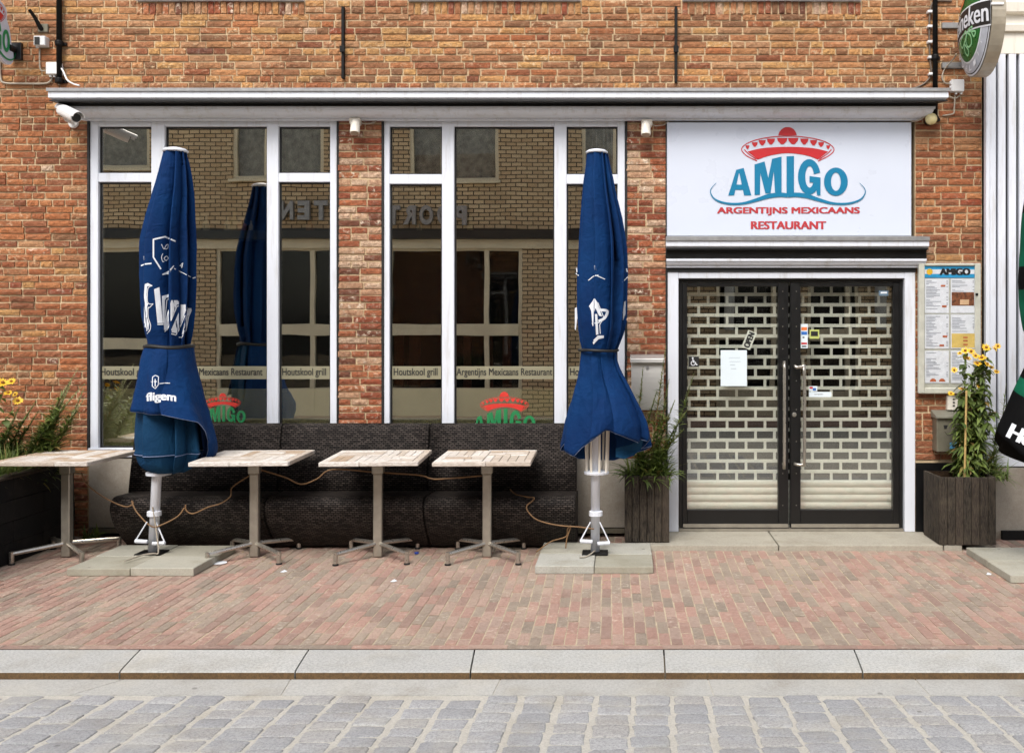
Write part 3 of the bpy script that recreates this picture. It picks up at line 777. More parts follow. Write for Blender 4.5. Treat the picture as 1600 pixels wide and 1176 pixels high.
for w, cols in ((w1, [(152, 235), (256, 416), (434, 515)]), (w2, [(608, 690), (709, 866), (885, 965)])):
    for i, c in enumerate(cols):
        D = YG; a, b = X(c[0])+.013, X(c[1])-.013
        mb = MB(); yb = YF+.0345; mb.quad((a, yb, Z(592, D)), (b, yb, Z(592, D)), (b, yb, Z(572, D)), (a, yb, Z(572, D))); mb.build('frosted_band', FROST2, w)
        mb = MB(); mb.quad((a, YG, Z(700)+.013), (b, YG, Z(700)+.013), (b, YG, Z(607, D)), (a, YG, Z(607, D))); mb.build('frosted_film', FROST, w)
        t = 'Houtskool grill' if i != 1 else 'Argentijns Mexicaans Restaurant'
        l, r_ = {152: (159, 232), 256: (262, 411), 434: (442, 510), 608: (616, 684), 709: (714, 863), 885: (891, 960)}[c[0]]
        text_obj(t, (X(l, D), X(r_, D), Z(589.5, D), Z(575, D)), YF+.0328, BLACKT, w, .04)
for w, cx, wd, top in ((w1, 348, 56, 614), (w2, 788, 76, 612)):
    sc_ = wd/730
    fn = lambda x, y, cx=cx, sc_=sc_, top=top: P(cx+(x-755)*sc_, top+(y-94)*sc_*1.12, YF+.033)
    logo_hat(fn, FILMR, w); logo_word(fn, FILMG, w, moustache=False)

# interior seen through the glass
mb = MB(); xi0, xi1 = -4.4, 2.6
mb.box(xi0, xi1, W+3.6, W+3.7, 0, 3.4); mb.box(xi0, xi0+.05, W+.25, W+3.6, 0, 3.4); mb.box(xi1, xi1+.05, W+.25, W+3.6, 0, 3.4)
mb.box(xi0, xi1, W+.26, W+3.6, 3.36, 3.4); mb.box(xi0, xi1, W+.22, W+3.6, -.02, .02)
mb.build('inner_walls', DARKIN, BLD)
sh = MB(); sh.box(X(140), X(980), W+.3, W+.5, Z(374, W+.3), Z(360, W+.3))
SH = tag(sh.build('shelf', plain('shelf_board', srgb(60, 58, 56), .6)), 'dark shelf running behind both shop windows above eye height, bottles on it', 'shelf')
BOTL = [plain('bottle_glass', srgb(190, 170, 120), .2), plain('bottle_clay', srgb(190, 110, 50), .6), plain('bottle_pale', srgb(205, 200, 180), .4)]
bspec = [(309, 26, 0), (322, 24, 2), (355, 22, 2), (366, 30, 0), (378, 20, 1), (392, 16, 0), (484, 18, 1), (655, 20, 2), (735, 24, 0)]
for i, (px, hh, mi) in enumerate(bspec):
    D = W+.36; s = D/F; z0 = Z(360, W+.3)+.001
    b = MB(); r0 = hh*s*(.22 if mi != 1 else .36)
    b.lathe((X(px, D), D, z0), [(r0*.9, 0), (r0, .02*1), (r0, hh*s*.5), (r0*.4, hh*s*.7), (r0*.36, hh*s*.96), (r0*.4, hh*s)], 12)
    tag(b.build('bottle', BOTL[mi], smooth=True), ['pale glass bottle', 'squat clay jar', 'whitish bottle'][mi]+' on the dark shelf, %s' % ['leftmost on it', 'second from its left end', 'first of three close together behind the wide left pane', 'tallest of three together behind the left pane', 'beside the tallest bottle, terracotta coloured', 'small and thin, beside the terracotta jar', 'behind the narrow pane next to the brick pier', 'behind the first pane after the brick pier', 'behind the wide pane of the second window'][i], 'bottle', 'bottles on the shelf inside')
scn = thing('wooden_screen', 'red brown timber screen of upright planks inside behind the second shop window', 'screen', (X(740, W+.8), W+.8, 0))
D = W+.8
for a, b in ((616, 630), (639, 656), (700, 712), (724, 736), (758, 770), (785, 799), (815, 826), (850, 860)):
    mb = MB(); mb.cbox(X(a, D), X(b, D), D, D+.03, .9, Z(522, D)); mb.build('plank', OAK, scn)
mb = MB(); mb.cbox(X(605, D), X(866, D), D-.006, D+.036, Z(524, D), Z(515, D)); mb.build('rail', OAK, scn)
# concrete plinths under the windows, black plinth right of the door
for i, (a, b) in enumerate(((xw1[0]+.012, X(335)), (X(335)+.006, xw1[1]), (xw2[0], X(790)), (X(790)+.006, xw2[1]+.3))):
    mb = MB(); b = min(b, X(1041)); mb.box(a, b, W-.004, W+.22, .075, Z(716)-.002); mb.build('plinth_panel', PLINTH, BLD)
mb = MB(); mb.box(xw1[0]+.012, X(1041), W-.012, W+.2, .03, .066); mb.build('metal_strip', MAILG, BLD)
mb = MB(); mb.box(xd[1]+.004, X(1535)-.004, W-.012, W+.2, -.02, Z(722)-.004); mb.build('black_plinth', BLACKP, BLD)

# doorway: white casing, black double door
mb = MB(); zc0, zc1 = .042, Z(425)
mb.cbox(xd[0]+.012, X(1060), W-.012, W+.1, zc0, zc1, .003); mb.cbox(X(1413), xd[1]-.004, W-.012, W+.1, zc0, zc1, .003)
mb.cbox(X(1060), X(1413), W-.010, W+.1, Z(435), zc1, .003); mb.build('door_casing', WHITE, BLD)
dl, dr, dt, db = X(1061), X(1412), Z(436), .06
YD = W+.03
mb = MB(); mb.box(dl, X(1066), YD, YD+.08, db, dt); mb.box(X(1407), dr, YD, YD+.08, db, dt); mb.box(X(1066), X(1407), YD, YD+.08, Z(440), dt); mb.build('door_frame', BLACKP, BLD)
mb = MB(); mb.box(dl, dr, YD-.025, YD+.06, .042, .062); mb.build('threshold', STEELM, BLD)
def leaf(x0, x1, g0, g1, hinge_left):
    m = MB(); z0, z1 = .066, Z(441)
    zt_, zb_ = Z(447), Z(797)
    m.cbox(x0, g0, YD-.004, YD+.055, z0, z1, .003); m.cbox(g1, x1, YD-.004, YD+.055, z0, z1, .003)
    m.cbox(g0, g1, YD-.003, YD+.054, z0, zb_, .003); m.cbox(g0, g1, YD-.003, YD+.054, zt_, z1, .003)
    d = m.build('door', BLACKP, BLD)
    p = MB(); p.box(g0, g1, YD+.02, YD+.028, zb_, zt_); p.build('pane', GLASSR, d)
    s = MB(); s.box(x0+.005, x1-.005, YD-.016, YD-.005, .07, .098); s.build('kick_strip', STEELM, d)
    sc2 = MB(); e = g1+.035 if hinge_left else g0-.035
    for zz in (455, 482, 510, 545, 595, 640, 690, 740, 790): sc2.box(e-.003, e+.003, YD-.007, YD-.003, Z(zz)-.003, Z(zz)+.003)
    sc2.build('screws', STEELM, d)
    return d
dL = leaf(X(1066.5), X(1233), X(1074), X(1217), True); dR = leaf(X(1236), X(1406.5), X(1252), X(1397), False)
def handle(px, d, bend):
    D = W-.04; pts = [(X(px, W), YD-.005, Z(572)), (X(px, D), D+.01, Z(572, D)), (X(px, D)+bend*.01, D, Z(574, D)), (X(px, D)+bend*.05, D-.02, Z(573, D)), (X(px, D)+bend*.066, D-.02, Z(582, D)), (X(px, D)+bend*.066, D-.02, Z(715, D)), (X(px, D)+bend*.05, D-.02, Z(725, D)), (X(px, D), D, Z(725, D)), (X(px, W), YD-.005, Z(725))]
    if bend == 0: pts = [(X(px), YD-.005, Z(573)), (X(px, D), D, Z(572, D)), (X(px, D), D-.02, Z(576, D)), (X(px, D), D-.02, Z(720, D)), (X(px, D), D, Z(725, D)), (X(px), YD-.005, Z(725))]
    m = MB(); m.tube(smooth_pts(pts, 3), .0125, 10); m.build('handle', STEEL, d, smooth=True)
handle(1225, dL, 0); handle(1243, dR, 1)
mb = MB(); mb.lathe((X(1242), YD-.012, Z(648)), [(.014, 0), (.018, .004), (.018, .01)], 14, 'y'); mb.build('lock', STEEL, dR)

# stickers and papers on the door
def flat(px0, px1, py0, py1, name, m, label, cat, y=YD+.0185, t=.001):
    f_ = MB(); f_.box(X(px0, y), X(px1, y), y-t, y, Z(py1, y), Z(py0, y)); return tag(f_.build(name, m), label, cat)
def child_rect(par, px0, px1, py0, py1, name, m, y, t=.0006):
    f_ = MB(); f_.box(X(px0, y), X(px1, y), y-t, y, Z(py1, y), Z(py0, y)); return f_.build(name, m, par)
ys_ = YD+.0185
wc = flat(1076, 1092, 557, 573, 'wheelchair_sticker', BLACKT, 'small dark sticker with white wheelchair symbol on left door glass', 'sticker')
fn = lambda x, y: P(1076+x*.16, 557+y*.16, ys_-.0018)
mb = MB(); put(poly_bm([(40+9*math.cos(a), 14+9*math.sin(a)) for a in [i*.785 for i in range(8)]]), fn, mb)
put(stroke_bm([(41, 24), (45, 55), (66, 56), (76, 80), (86, 78)], 10, 1), fn, mb); put(stroke_bm([(44, 40), (60, 41)], 7, 1), fn, mb)
put(stroke_bm(smooth_pts([(34, 46), (24, 60), (28, 78), (44, 86), (60, 78), (64, 66)], 3), 7, 1), fn, mb); mb.build('wheelchair_symbol', WPRINT, wc, fixn=False)
nt_ = flat(1126, 1167, 547, 603, 'paper_notice', PAPER, 'pale sheet of paper with a faint handwritten note taped on left door glass', 'notice')
mb = MB()
for (px0, px1, py) in ((1139, 1156, 559), (1140, 1157, 565), (1141, 1148, 570), (1142, 1150, 576)):
    pts = [(px0+(px1-px0)*i/14, py+1.1*math.sin(i*2.3)) for i in range(15)]
    put(stroke_bm(pts, .5, 1), lambda x, y: P(x, y, ys_-.0018), mb)
mb.build('handwriting', plain('pale_ink', srgb(150, 165, 180), .7), nt_, fixn=False)
# tilted OPEN sign
c0 = P(1170.5, 531, ys_); ang = R(-22)
def rot2(u, v, w=21, h=28.5):
    x_ = (u-.5)*w*W/F*.68; z_ = (v-.5)*h*W/F; ca, sa = math.cos(ang), math.sin(ang)
    return (c0.x+x_*ca-z_*sa, c0.z+x_*sa+z_*ca)
mb = MB(); q = [rot2(0, 0), rot2(1, 0), rot2(1, 1), rot2(0, 1)]
mb.add([(a, ys_-.001, b) for a, b in q]+[(a, ys_+.0, b) for a, b in q], [(0, 1, 2, 3), (7, 6, 5, 4), (0, 4, 5, 1), (1, 5, 6, 2), (2, 6, 7, 3), (3, 7, 4, 0)])
op = tag(mb.build('open_sign', plain('pale_card', srgb(200, 204, 190), .6)), 'small tilted pale card reading OPEN behind the left door glass', 'sign')
mb = MB()
def fo(u, v): a, b = rot2(.18+.64*(1-v), .08+.84*u); return (a, ys_-.0018, b)
put_text('OPEN', fo, mb, .14); mb.build('lettering', BLACKT, op, fixn=False)
pay = flat(1251, 1262, 506, 544, 'payment_sticker', PAPER, 'tall narrow white sticker with red and blue card marks on right door glass', 'sticker', t=.0012)
for a, b, c, d, m in ((1252, 1261, 511, 516, plain('orange_print', srgb(226, 120, 60), .5)), (1252, 1261, 518, 523, plain('blue_print', srgb(50, 110, 190), .5)), (1254, 1257, 526, 528, BLACKT), (1252, 1261, 535, 538, REDP), (1253, 1260, 540, 542, BLACKT)):
    child_rect(pay, a, b, c, d, 'printed_mark', m, ys_-.0018)
al = flat(1265, 1280, 515, 529, 'dark_sticker', plain('lime_edge', srgb(190, 200, 110), .5), 'square dark sticker with lime green edge on right door glass', 'sticker'); child_rect(al, 1267, 1278, 517.5, 525, 'printed_mark', BLACKT, ys_-.0018)
rn = flat(1264, 1277, 603, 611, 'small_sticker', PAPER, 'tiny white sticker with red and blue marks beside the right door handle', 'sticker'); child_rect(rn, 1265, 1270, 604, 607, 'printed_mark', REDP, ys_-.0018); child_rect(rn, 1270, 1275, 606, 610, 'printed_mark', MATS['blue_print'], ys_-.0018)
ws = flat(1264, 1299, 612, 620, 'paper_strip', PAPER, 'narrow white paper strip right of the door handle', 'notice'); text_obj('openingstijden', (X(1272, ys_), X(1286, ys_), Z(617, ys_), Z(614.5, ys_)), ys_-.0018, BLACKT, ws, 0)
tr = flat(1373, 1388, 454, 462, 'blue_sticker', plain('slate_blue', srgb(96, 120, 140), .5), 'small slate blue sticker in the top corner of the right door glass', 'sticker'); child_rect(tr, 1376, 1386, 456, 458.5, 'printed_mark', WPRINT, ys_-.0018)

# lattice roller shutter behind the door
YS = W+.17; s = YS/F
SHT = thing('roller_shutter', 'closed pale metal roller shutter with brick pattern openings behind the black double door', 'shutter', (X(1236, YS), YS, 0))
py = 441; row = 0; pitch_px = 16.25
base_me = {}
while py < 736:
    m = MB(); z1 = Z(py, YS)-Z(0, YS); x0, x1 = X(1058, YS), X(1414, YS); ox = X(1236, YS)
    key = row % 2
    if key not in base_me:
        h = 5.2*s; m.cbox(x0-ox, x1-ox, -.006, .006, -h, 0, .0015)
        ph = pitch_px*s-h; xx = x0+(.5*29.6*s if key else .0)-ox+.01
        while xx < x1-ox-.01:
            m.cbox(xx, xx+4.2*s, -.0045, .0045, -h-ph+.0005, -h-.0005, .001); xx += 29.6*s
        o = m.build('slat', SHUT, SHT, local=True); base_me[key] = o.data
    else: o = linkmesh('slat', base_me[key], None, SHT)
    o.location = (0, 0, Z(py, YS)); py += pitch_px; row += 1
me_s = None
while py < 826:
    h = 11.5*s
    if me_s is None:
        m = MB(); n = 6; m.extr([(.006, 0), (.006, -h+.002)]+[(.003-.010*math.sin(math.pi*i/n), -h+.002+(h-.002)*i/n) for i in range(n+1)], x0-ox, x1-ox)
        o = m.build('slat', SHUT, SHT, local=True); me_s = o.data
    else: o = linkmesh('slat', me_s, None, SHT)
    o.location = (0, 0, Z(py, YS)); py += 11.5

# doorstep of two long stones
DS = thing('doorstep', 'low pale stone doorstep of long slabs in front of the black double door', 'step', (X(1236, 7.2), 7.2, 0))
y0 = F*(H-.04)/332.0
for a, b in ((1000, 1217), (1218, 1475), (1476, 1505)):
    mb = MB(); mb.cbox(X(a, y0), X(b, y0)-.004, y0+.01, W+.02, -.03, .04, .004); mb.build('step_stone', STEP, DS)

# big restaurant sign board
YB = W-.02
SG = thing('restaurant_sign', 'large white board above the door with red sombrero, teal AMIGO and red lettering', 'sign', (X(1232), YB, Z(280)))
mb = MB(); mb.cbox(X(1042), X(1423), YB, YB+.05, Z(369), Z(192), .004); mb.build('board', SIGNW, SG)
fs = lambda x, y: P(1080+x/5, 180+y/5, YB-.003)
logo_hat(fs, REDP, SG); logo_word(fs, TEAL, SG)
text_obj('ARGENTIJNS MEXICAANS', (X(1121, YB), X(1342.5, YB), Z(336.6, YB), Z(324, YB)), YB-.003, REDT, SG, .075)
text_obj('RESTAURANT', (X(1174, YB), X(1290, YB), Z(358, YB), Z(346, YB)), YB-.003, REDT, SG, .075)

# menu case
YM = W-.07
MC = thing('menu_case', 'wall mounted silver framed menu case with blue and white AMIGO header and six sheets', 'menu case', (X(1484), W, Z(514)))
mb = MB(); a, b, c, d = X(1436, YM), X(1533, YM), Z(615, YM), Z(411, YM)
mb.box(a+.01, b-.01, YM+.02, W+.025, c+.01, d-.01)
e = .046
mb.cbox(a, a+e, YM, YM+.04, c, d, .006); mb.cbox(b-e, b, YM, YM+.04, c, d, .006); mb.cbox(a+e, b-e, YM+.001, YM+.039, c, c+e, .006); mb.cbox(a+e, b-e, YM+.001, YM+.039, d-.022, d, .006)
mb.build('frame', ZINC if 0 else plain('case_frame', srgb(205, 205, 192), .4, .2), MC)
YP = YM+.018
BL = plain('header_blue', srgb(46, 160, 214), .5)
for py0, py1, m in ((415, 421, BL), (421, 428, WPRINT), (428, 434, BL)): child_rect(MC, 1442.5, 1525.5, py0, py1-.05, 'header_stripe', m, YP, .002)
mb = MB(); put(poly_bm([((7+1.6*(i % 2))*math.cos(i*.2618)*.62+0, (7+1.6*(i % 2))*math.sin(i*.2618)*.62) for i in range(24)]), lambda x, y: P(1452.5+x, 424.5+y, YP-.004), mb); mb.build('sun_emblem', YEL, MC, fixn=False)
text_obj('AMIGO', (X(1469, YP), X(1515, YP), Z(429.5, YP), Z(419.5, YP)), YP-.004, BLACKT, MC, .12)
GREYT = plain('fine_print', srgb(150, 156, 168), .7)
PH = plain('photo_print', srgb(150, 92, 60), .5, 0, .4, 40); YP2 = plain('yellow_paper', srgb(226, 196, 110), .6); ORP = plain('food_print', srgb(200, 110, 70), .6, 0, .2, 60)
rm = random.Random(3)
for r_ in range(3):
    for c_ in range(2):
        px0, px1 = (1445, 1482.5) if c_ == 0 else (1485.5, 1523.5); py0 = 435.5+r_*55.6; py1 = py0+53.5-(2 if r_ == 2 else 0)
        if r_ == 2: py0 += 1
        shp = child_rect(MC, px0, px1, py0, py1, 'menu_sheet', WPRINT, YP, .002)
        mb = MB(); yy = py0+3
        while yy < py1-3:
            ln = rm.uniform(4, 24)
            blocked = (c_ == 1 and r_ == 0 and 455 < yy < 480) or (c_ == 1 and r_ == 1 and yy > 519) or (r_ == 2 and c_ == 0 and yy > 590)
            if not blocked and rm.random() < .85:
                mb.box(X(px0+2, YP), X(px0+2+ln, YP), YP-.0035, YP-.0025, Z(yy+.8, YP), Z(yy, YP))
                if rm.random() < .6: mb.box(X(px1-4, YP), X(px1-1.5, YP), YP-.0035, YP-.0025, Z(yy+.8, YP), Z(yy, YP))
            yy += 2.3
        mb.build('fine_print', GREYT, shp)
        if (r_, c_) == (0, 1):
            child_rect(shp, 1487, 1522, 456.5, 477.5, 'photo', PH, YP-.0025)
            child_rect(shp, 1500, 1514, 468, 476, 'photo', plain('table_print', srgb(226, 190, 150), .5), YP-.0035)
        if (r_, c_) == (1, 1):
            child_rect(shp, 1487, 1523, 521, 543, 'photo', YP2, YP-.0025)
            for yy in (526, 531, 537): child_rect(shp, 1505, 1512, yy, yy+2.4, 'photo', ORP, YP-.0035)
        for (qr, qc, qx, qy) in ((0, 0, 1470, 445), (0, 0, 1472, 477), (1, 0, 1468, 538), (1, 0, 1473, 524)):
            if (qr, qc) == (r_, c_): child_rect(shp, qx, qx+7, qy, qy+3, 'photo', ORP, YP-.0035)
        if (r_, c_) == (2, 0):
            for qx in (1453, 1467):
                mb = MB(); put(poly_bm([(5*math.cos(math.pi*i/8), -5*math.sin(math.pi*i/8)) for i in range(9)]), lambda x, y, qx=qx: P(qx+5+x, 596+y, YP-.0035), mb); mb.build('photo', ORP, shp, fixn=False)
mb = MB(); mb.box(a+.03, b-.03, YM+.008, YM+.012, c+.03, d-.02); mb.build('pane', glass('case_glass', .04, (.97, .97, .97, 1)), MC)
mb = MB(); mb.box(X(1524, YM), X(1528, YM), YM-.006, YM, Z(462, YM), Z(458, YM)); mb.build('lock', BLACKP, MC)

# letter boxes
ym = W-.13
ML = thing('letterbox', 'silver letterbox with curved front on the brick pier left of the door', 'letterbox', (X(1012), W, Z(600)))
mb = MB(); a, b, c, d = X(986.5, ym), X(1037, ym), Z(641, ym), Z(567, ym); n = 10
prof = [(W+.0, c), (W+.0, d)]+[(ym+.05-.05*math.sin(math.pi*(i/n)*.5+.0)*1.0, d-(d-c)*i/n) for i in range(n+1)]
prof = [(W, c), (W, d)]+[(W-.09-.04*math.sin(math.pi*(.15+.7*i/n)), d-(d-c)*i/n) for i in range(n+1)]
mb.extr(prof, a, b); mb.build('body', MAILS, ML, bevel=.004)
mb = MB(); mb.extr([(W, d+.002), (W, d+.065), (W-.10, d+.055), (ym-.02, d+.035), (ym-.025, d+.002)], a-.008, b+.008); mb.build('lid', MAILS, ML, bevel=.004)
mb = MB(); mb.lathe((X(1012, ym), ym-.003, Z(573.5, ym)), [(.011, 0), (.011, .006)], 12, 'y'); mb.build('lock', ZINC, ML)
MR = thing('letterbox', 'weathered grey metal letterbox with a blue sticker behind the yellow flowers', 'letterbox', (X(1487), W, Z(675)))
ym = W-.11; a, b, c, d = X(1464, ym), X(1508, ym), Z(706, ym), Z(653, ym)
mb = MB(); mb.cbox(a, b, ym, W+.02, c, d, .005); mb.build('body', MAILG, MR)
mb = MB(); mb.extr([(W+.01, d+.058), (W+.01, d+.001), (ym-.025, d+.001), (ym-.025, d+.012)], a-.012, b+.014); mb.build('lid', ZINC if 0 else plain('lid_metal', srgb(150, 148, 134), .5, .4), MR)
child_rect(MR, 1484, 1502, 691, 701, 'blue_sticker', plain('sticker_blue', srgb(90, 160, 205), .4), ym-.001, .001)
child_rect(MR, 1488, 1499, 694, 698, 'printed_mark', BLACKT, ym-.0025)
mb = MB(); put(poly_bm([(1474, 664), (1481, 664), (1479, 670), (1475.5, 670)]), lambda x, y: P(x, y, ym-.002), mb)
put(stroke_bm(smooth_pts([(1476, 674), (1482, 680), (1490, 676), (1493, 668), (1488, 662)], 3), .8, 1), lambda x, y: P(x, y, ym-.002), mb); mb.build('scratched_drawing', BLACKT, MR, fixn=False)
SW = thing('doorbell_box', 'small cream intercom box on brick below the menu case', 'intercom', (X(1487), W, Z(628)))
mb = MB(); mb.cbox(X(1478), X(1496), W-.04, W+.02, Z(640), Z(617), .004); mb.build('body', CREAM, SW)
mb = MB()
for i in range(3): mb.box(X(1486), X(1489), W-.044, W-.039, Z(624+i*5), Z(622+i*5))
mb.build('button', BLACKT, SW)

# ------------------------------------------------------------------ pipes, irons, boxes, lamps, cables on the wall
def pipe(px, py0, py1, r, joints, label, name='downpipe'):
    t = thing(name, label, 'downpipe', (X(px), W-.03, Z(py1)))
    m = MB(); m.tube([(X(px), W-.035, min(Z(py0), 6.9)), (X(px), W-.035, Z(py1))], r, 12); m.build('pipe', IRON, t, smooth=True)
    for j in joints:
        m = MB(); m.lathe((X(px), W-.035, Z(j)), [(r*1.35, -.02), (r*1.5, -.012), (r*1.5, .012), (r*1.35, .02)], 12); m.box(X(px)-.045, X(px)+.045, W-.018, W+.006, Z(j)-.012, Z(j)+.012); m.build('pipe_bracket', IRON, t)
pipe(96.5, -500, 130, .020, (70, 128), 'black iron downpipe on the brick wall above the left end of the cornice')
pipe(1459, -500, 191, .020, (92, 188), 'black iron downpipe with clipped cable beside it near the beer sign')
for px, y0, y1, lb in ((537, 12, 124, 'black iron wall anchor on upper brickwork above the first brick pier'), (1056, 12, 130, 'black iron wall anchor on upper brickwork above the left edge of the sign board')):
    t = thing('wall_anchor', lb, 'wall anchor', (X(px), W-.02, Z(70)), 'wall anchors on the upper brickwork')
    m = MB(); m.cbox(X(px)-.011, X(px)+.011, W-.03, W+.005, Z(y1), Z(y0), .003); m.build('bar', IRON, t)
    m = MB(); m.cbox(X(px)-.02, X(px)+.02, W-.045, W-.029, Z(84), Z(74), .003); m.build('plate', IRON, t)
def box_thing(name, px0, px1, py0, py1, dep, m, label, cat):
    t = thing(name, label, cat, (X((px0+px1)/2), W, Z((py0+py1)/2)))
    q = MB(); D = W-dep; q.cbox(X(px0, D), X(px1, D), D, W+.01, Z(py1, D), Z(py0, D), .005); q.build('housing', m, t); return t
t = box_thing('junction_box', 71, 93, 97, 116, .05, PLASTW, 'white square cable box beside the left downpipe', 'junction box')
q = MB()
for xx in (82, 88): q.tube([(X(xx), W-.025, Z(116)), (X(xx), W-.025, Z(122))], .010, 8)
q.build('cable_gland', PLASTW, t)
t = box_thing('junction_box', 1487, 1507, 124, 143, .05, PLASTW, 'white square cable box below the oval beer sign', 'junction box')
q = MB(); [q.tube([(X(xx), W-.025, Z(143)), (X(xx), W-.025, Z(149))], .010, 8) for xx in (1492, 1500)]; [q.tube([(X(1482), W-.025, Z(yy)), (X(1487), W-.025, Z(yy))], .010, 8) for yy in (131, 138)]; q.build('cable_gland', PLASTW, t)
t = box_thing('light_sensor', 52, 70, 56, 71, .06, PLASTW, 'small box sensor with dark lens on upper left brickwork', 'sensor')
child_rect(t, 54, 62, 58, 70, 'lens', BLACKT, W-.062, .003)
q = MB(); q.tube([(X(62), W-.03, Z(71)), (X(62), W-.03, Z(77))], .012, 8); q.build('cable_gland', PLASTW, t)
t = thing('iron_bracket', 'rusty hooked iron bracket sticking out of upper left brickwork', 'bracket', (X(64), W, Z(38)))
q = MB(); q.tube([(X(58), W-.10, Z(22)), (X(62), W-.06, Z(32)), (X(66), W-.02, Z(46)), (X(66), W+.02, Z(47))], [.012, .014, .018, .018], 8); q.build('arm', IRON, t)
q = MB(); q.cbox(X(60), X(76), W-.012, W+.012, Z(51), Z(38), .004); q.build('plate', MAILG, t)

def cable(pts, label, m=CABLE, r=.006, name='cable'):
    q = MB(); q.tube(smooth_pts([tuple(p) for p in pts], 5), r, 6); o = q.build(name, m, smooth=True); return tag(o, label, 'cable')
D = W-.012
cable([P(62, 77, D), P(62, 100, D), P(64, 110, D), P(71, 111, D)], 'grey cable from the sensor down to the left white cable box')
cable([P(82, 121, D), P(78, 128, D), P(68, 131, D), P(35, 131, D), P(8, 130, D), P(1, 122, D), P(0, 90, D), P(0, 40, D)], 'grey conduit looping left from the white cable box along a mortar joint', r=.008)
cable([P(93, 104, D-.02), P(99, 112, D-.03), P(105, 125, D-.05), P(114, 131, D-.08), P(124, 134, D-.1)], 'white cable from the left cable box down onto the cornice', PLASTW, .007)
cable([P(88, 121, D), P(89, 127, D), P(93, 133, D)], 'short grey cable dropping from the left cable box behind the cornice')
cable([P(1487, 2, D), P(1464, 2, D), P(1455, 10, D), P(1452, 40, D), P(1453, 90, D), P(1455, 115, D), P(1445, 130, D), P(1425, 139, D), P(1405, 139, D)], 'dark clipped cable running down beside the right downpipe', plain('dark_cable', srgb(104, 90, 78), .5), .008)
for i, (xx, yy) in enumerate(((1452, 20), (1452, 43), (1452, 67), (1453, 91), (1454, 117))):
    q = MB(); q.cbox(X(xx)-.022, X(xx)+.016, W-.035, W+.005, Z(yy+2), Z(yy-2), .003)
    tag(q.build('cable_clip', PLASTW), 'white cable clip beside the right downpipe, %s' % ['topmost of five', 'second from the top', 'middle one of five', 'second lowest', 'lowest, where the cable bends away'][i], 'cable clip', 'cable clips on the right downpipe cable')
cable([P(1494, 85, W-.35), P(1490, 92, W-.1), P(1476, 108, D), P(1472, 122, D), P(1477, 130, D), P(1483, 131, D)], 'grey cable looping from the beer sign into the right cable box')
cable([P(1482, 138, D-.03), P(1470, 143, D-.05), P(1464, 158, D-.1), P(1450, 178, D-.08), P(1435, 188, D-.05), P(1424, 190, D-.02)], 'grey cable from the right cable box down round the cornice end')
cable([P(1500, 149, D), P(1492, 154, D), P(1480, 150, D), P(1470, 146, D)], 'short grey cable sagging left under the right cable box')
cable([P(1492, 149, D), P(1491, 170, D), P(1489, 178, D), P(1473, 181, D)], 'grey cable dropping straight from the right cable box to the brick joint')

def spot(px, py, label):
    t = thing('wall_spotlight', label, 'spotlight', (X(px), W, Z(py)), 'spotlights at the top of the brick piers')
    q = MB(); q.cbox(X(px-9), X(px+8), W-.07, W, Z(py-1), Z(py-12), .01); q.build('bracket', CREAM, t)
    q = MB(); c = P(px-2, py+2, W-.09)
    q.tube([c+Vector((0, 0, .055)), c+Vector((0, -.012, .03)), c+Vector((0, -.03, -.045))], [.026, .036, .038], 12); q.build('lamp_head', CREAM, t, smooth=False)
    q = MB(); q.tube([c+Vector((0, -.030, -.0455)), c+Vector((0, -.032, -.050))], .030, 12); q.build('lens', STEELM, t)
    q = MB(); q.tube([(X(px+9), W-.03, Z(py-4)), (X(px+14), W-.02, Z(py-3)), (X(px+26), W-.015, Z(py-5)), (X(px+34), W-.01, Z(py-11))], .005, 6); q.build('cable', CABLE, t)
spot(558, 198, 'small white wall spotlight at top of the pier between the shop windows'); spot(1011, 201, 'small white wall spotlight at top of the pier beside the sign board')
t = thing('globe_lamp', 'round cream globe lamp under the right end of the cornice', 'lamp', (X(1455), W, Z(186)))
q = MB(); c = P(1455, 186, W-.09); rr = .046
q.lathe((c.x, c.y, c.z), [(rr*math.sin(math.pi*(.04+.92*i/12)), -rr*math.cos(math.pi*(.04+.92*i/12))) for i in range(13)], 20); q.build('globe', plain('cream_globe', srgb(226, 214, 160), .25, 0, .03), t, smooth=True)
q = MB(); q.tube([c+Vector((0, .03, .0)), (c.x+.01, W+.01, c.z)], .035, 12); q.build('base', BLACKP, t)
# security camera
t = thing('security_camera', 'white bullet security camera under the left end of the cornice', 'camera', (X(103), W, Z(175)))
a = P(95, 172, W-.16); b = P(119, 184, W-.34)
q = MB(); d = (b-a).normalized(); q.tube([a, a+(b-a)*.06, b-(b-a)*.04, b], [.03, .04, .04, .038], 16); q.build('camera_body', PLASTW, t, smooth=False)
q = MB(); q.tube([b+d*.001, b+d*.006], .032, 16); q.build('lens', BLACKT, t)
q = MB(); up = Vector((0, 0, .012)); q.tube([a+up-d*.01, b+up+d*.05], [.042, .043], 16, False); hood = q
bmh = bmesh.new(); me = bpy.data.meshes.new('x'); me.from_pydata(q.v, [], q.f); bmh.from_mesh(me)
bmesh.ops.delete(bmh, geom=[v for v in bmh.verts if v.co.z < ((a+up).z+(v.co-a-up).dot(d)*d.z-.005)], context='VERTS')
hood = MB(); hood.addbm(bmh); o = hood.build('hood', PLASTW, t); s_ = o.modifiers.new('s', 'SOLIDIFY'); s_.thickness = .004
q = MB(); q.tube([a+d*.05+Vector((0, 0, -.03)), a+d*.02+Vector((0, .06, -.06)), (a.x+.01, W+.01, a.z-.07)], .014, 8); q.lathe((a.x+.01, W-.02, a.z-.07), [(.035, 0), (.04, .012), (.04, .025)], 14, 'y'); q.build('mount', PLASTW, t)

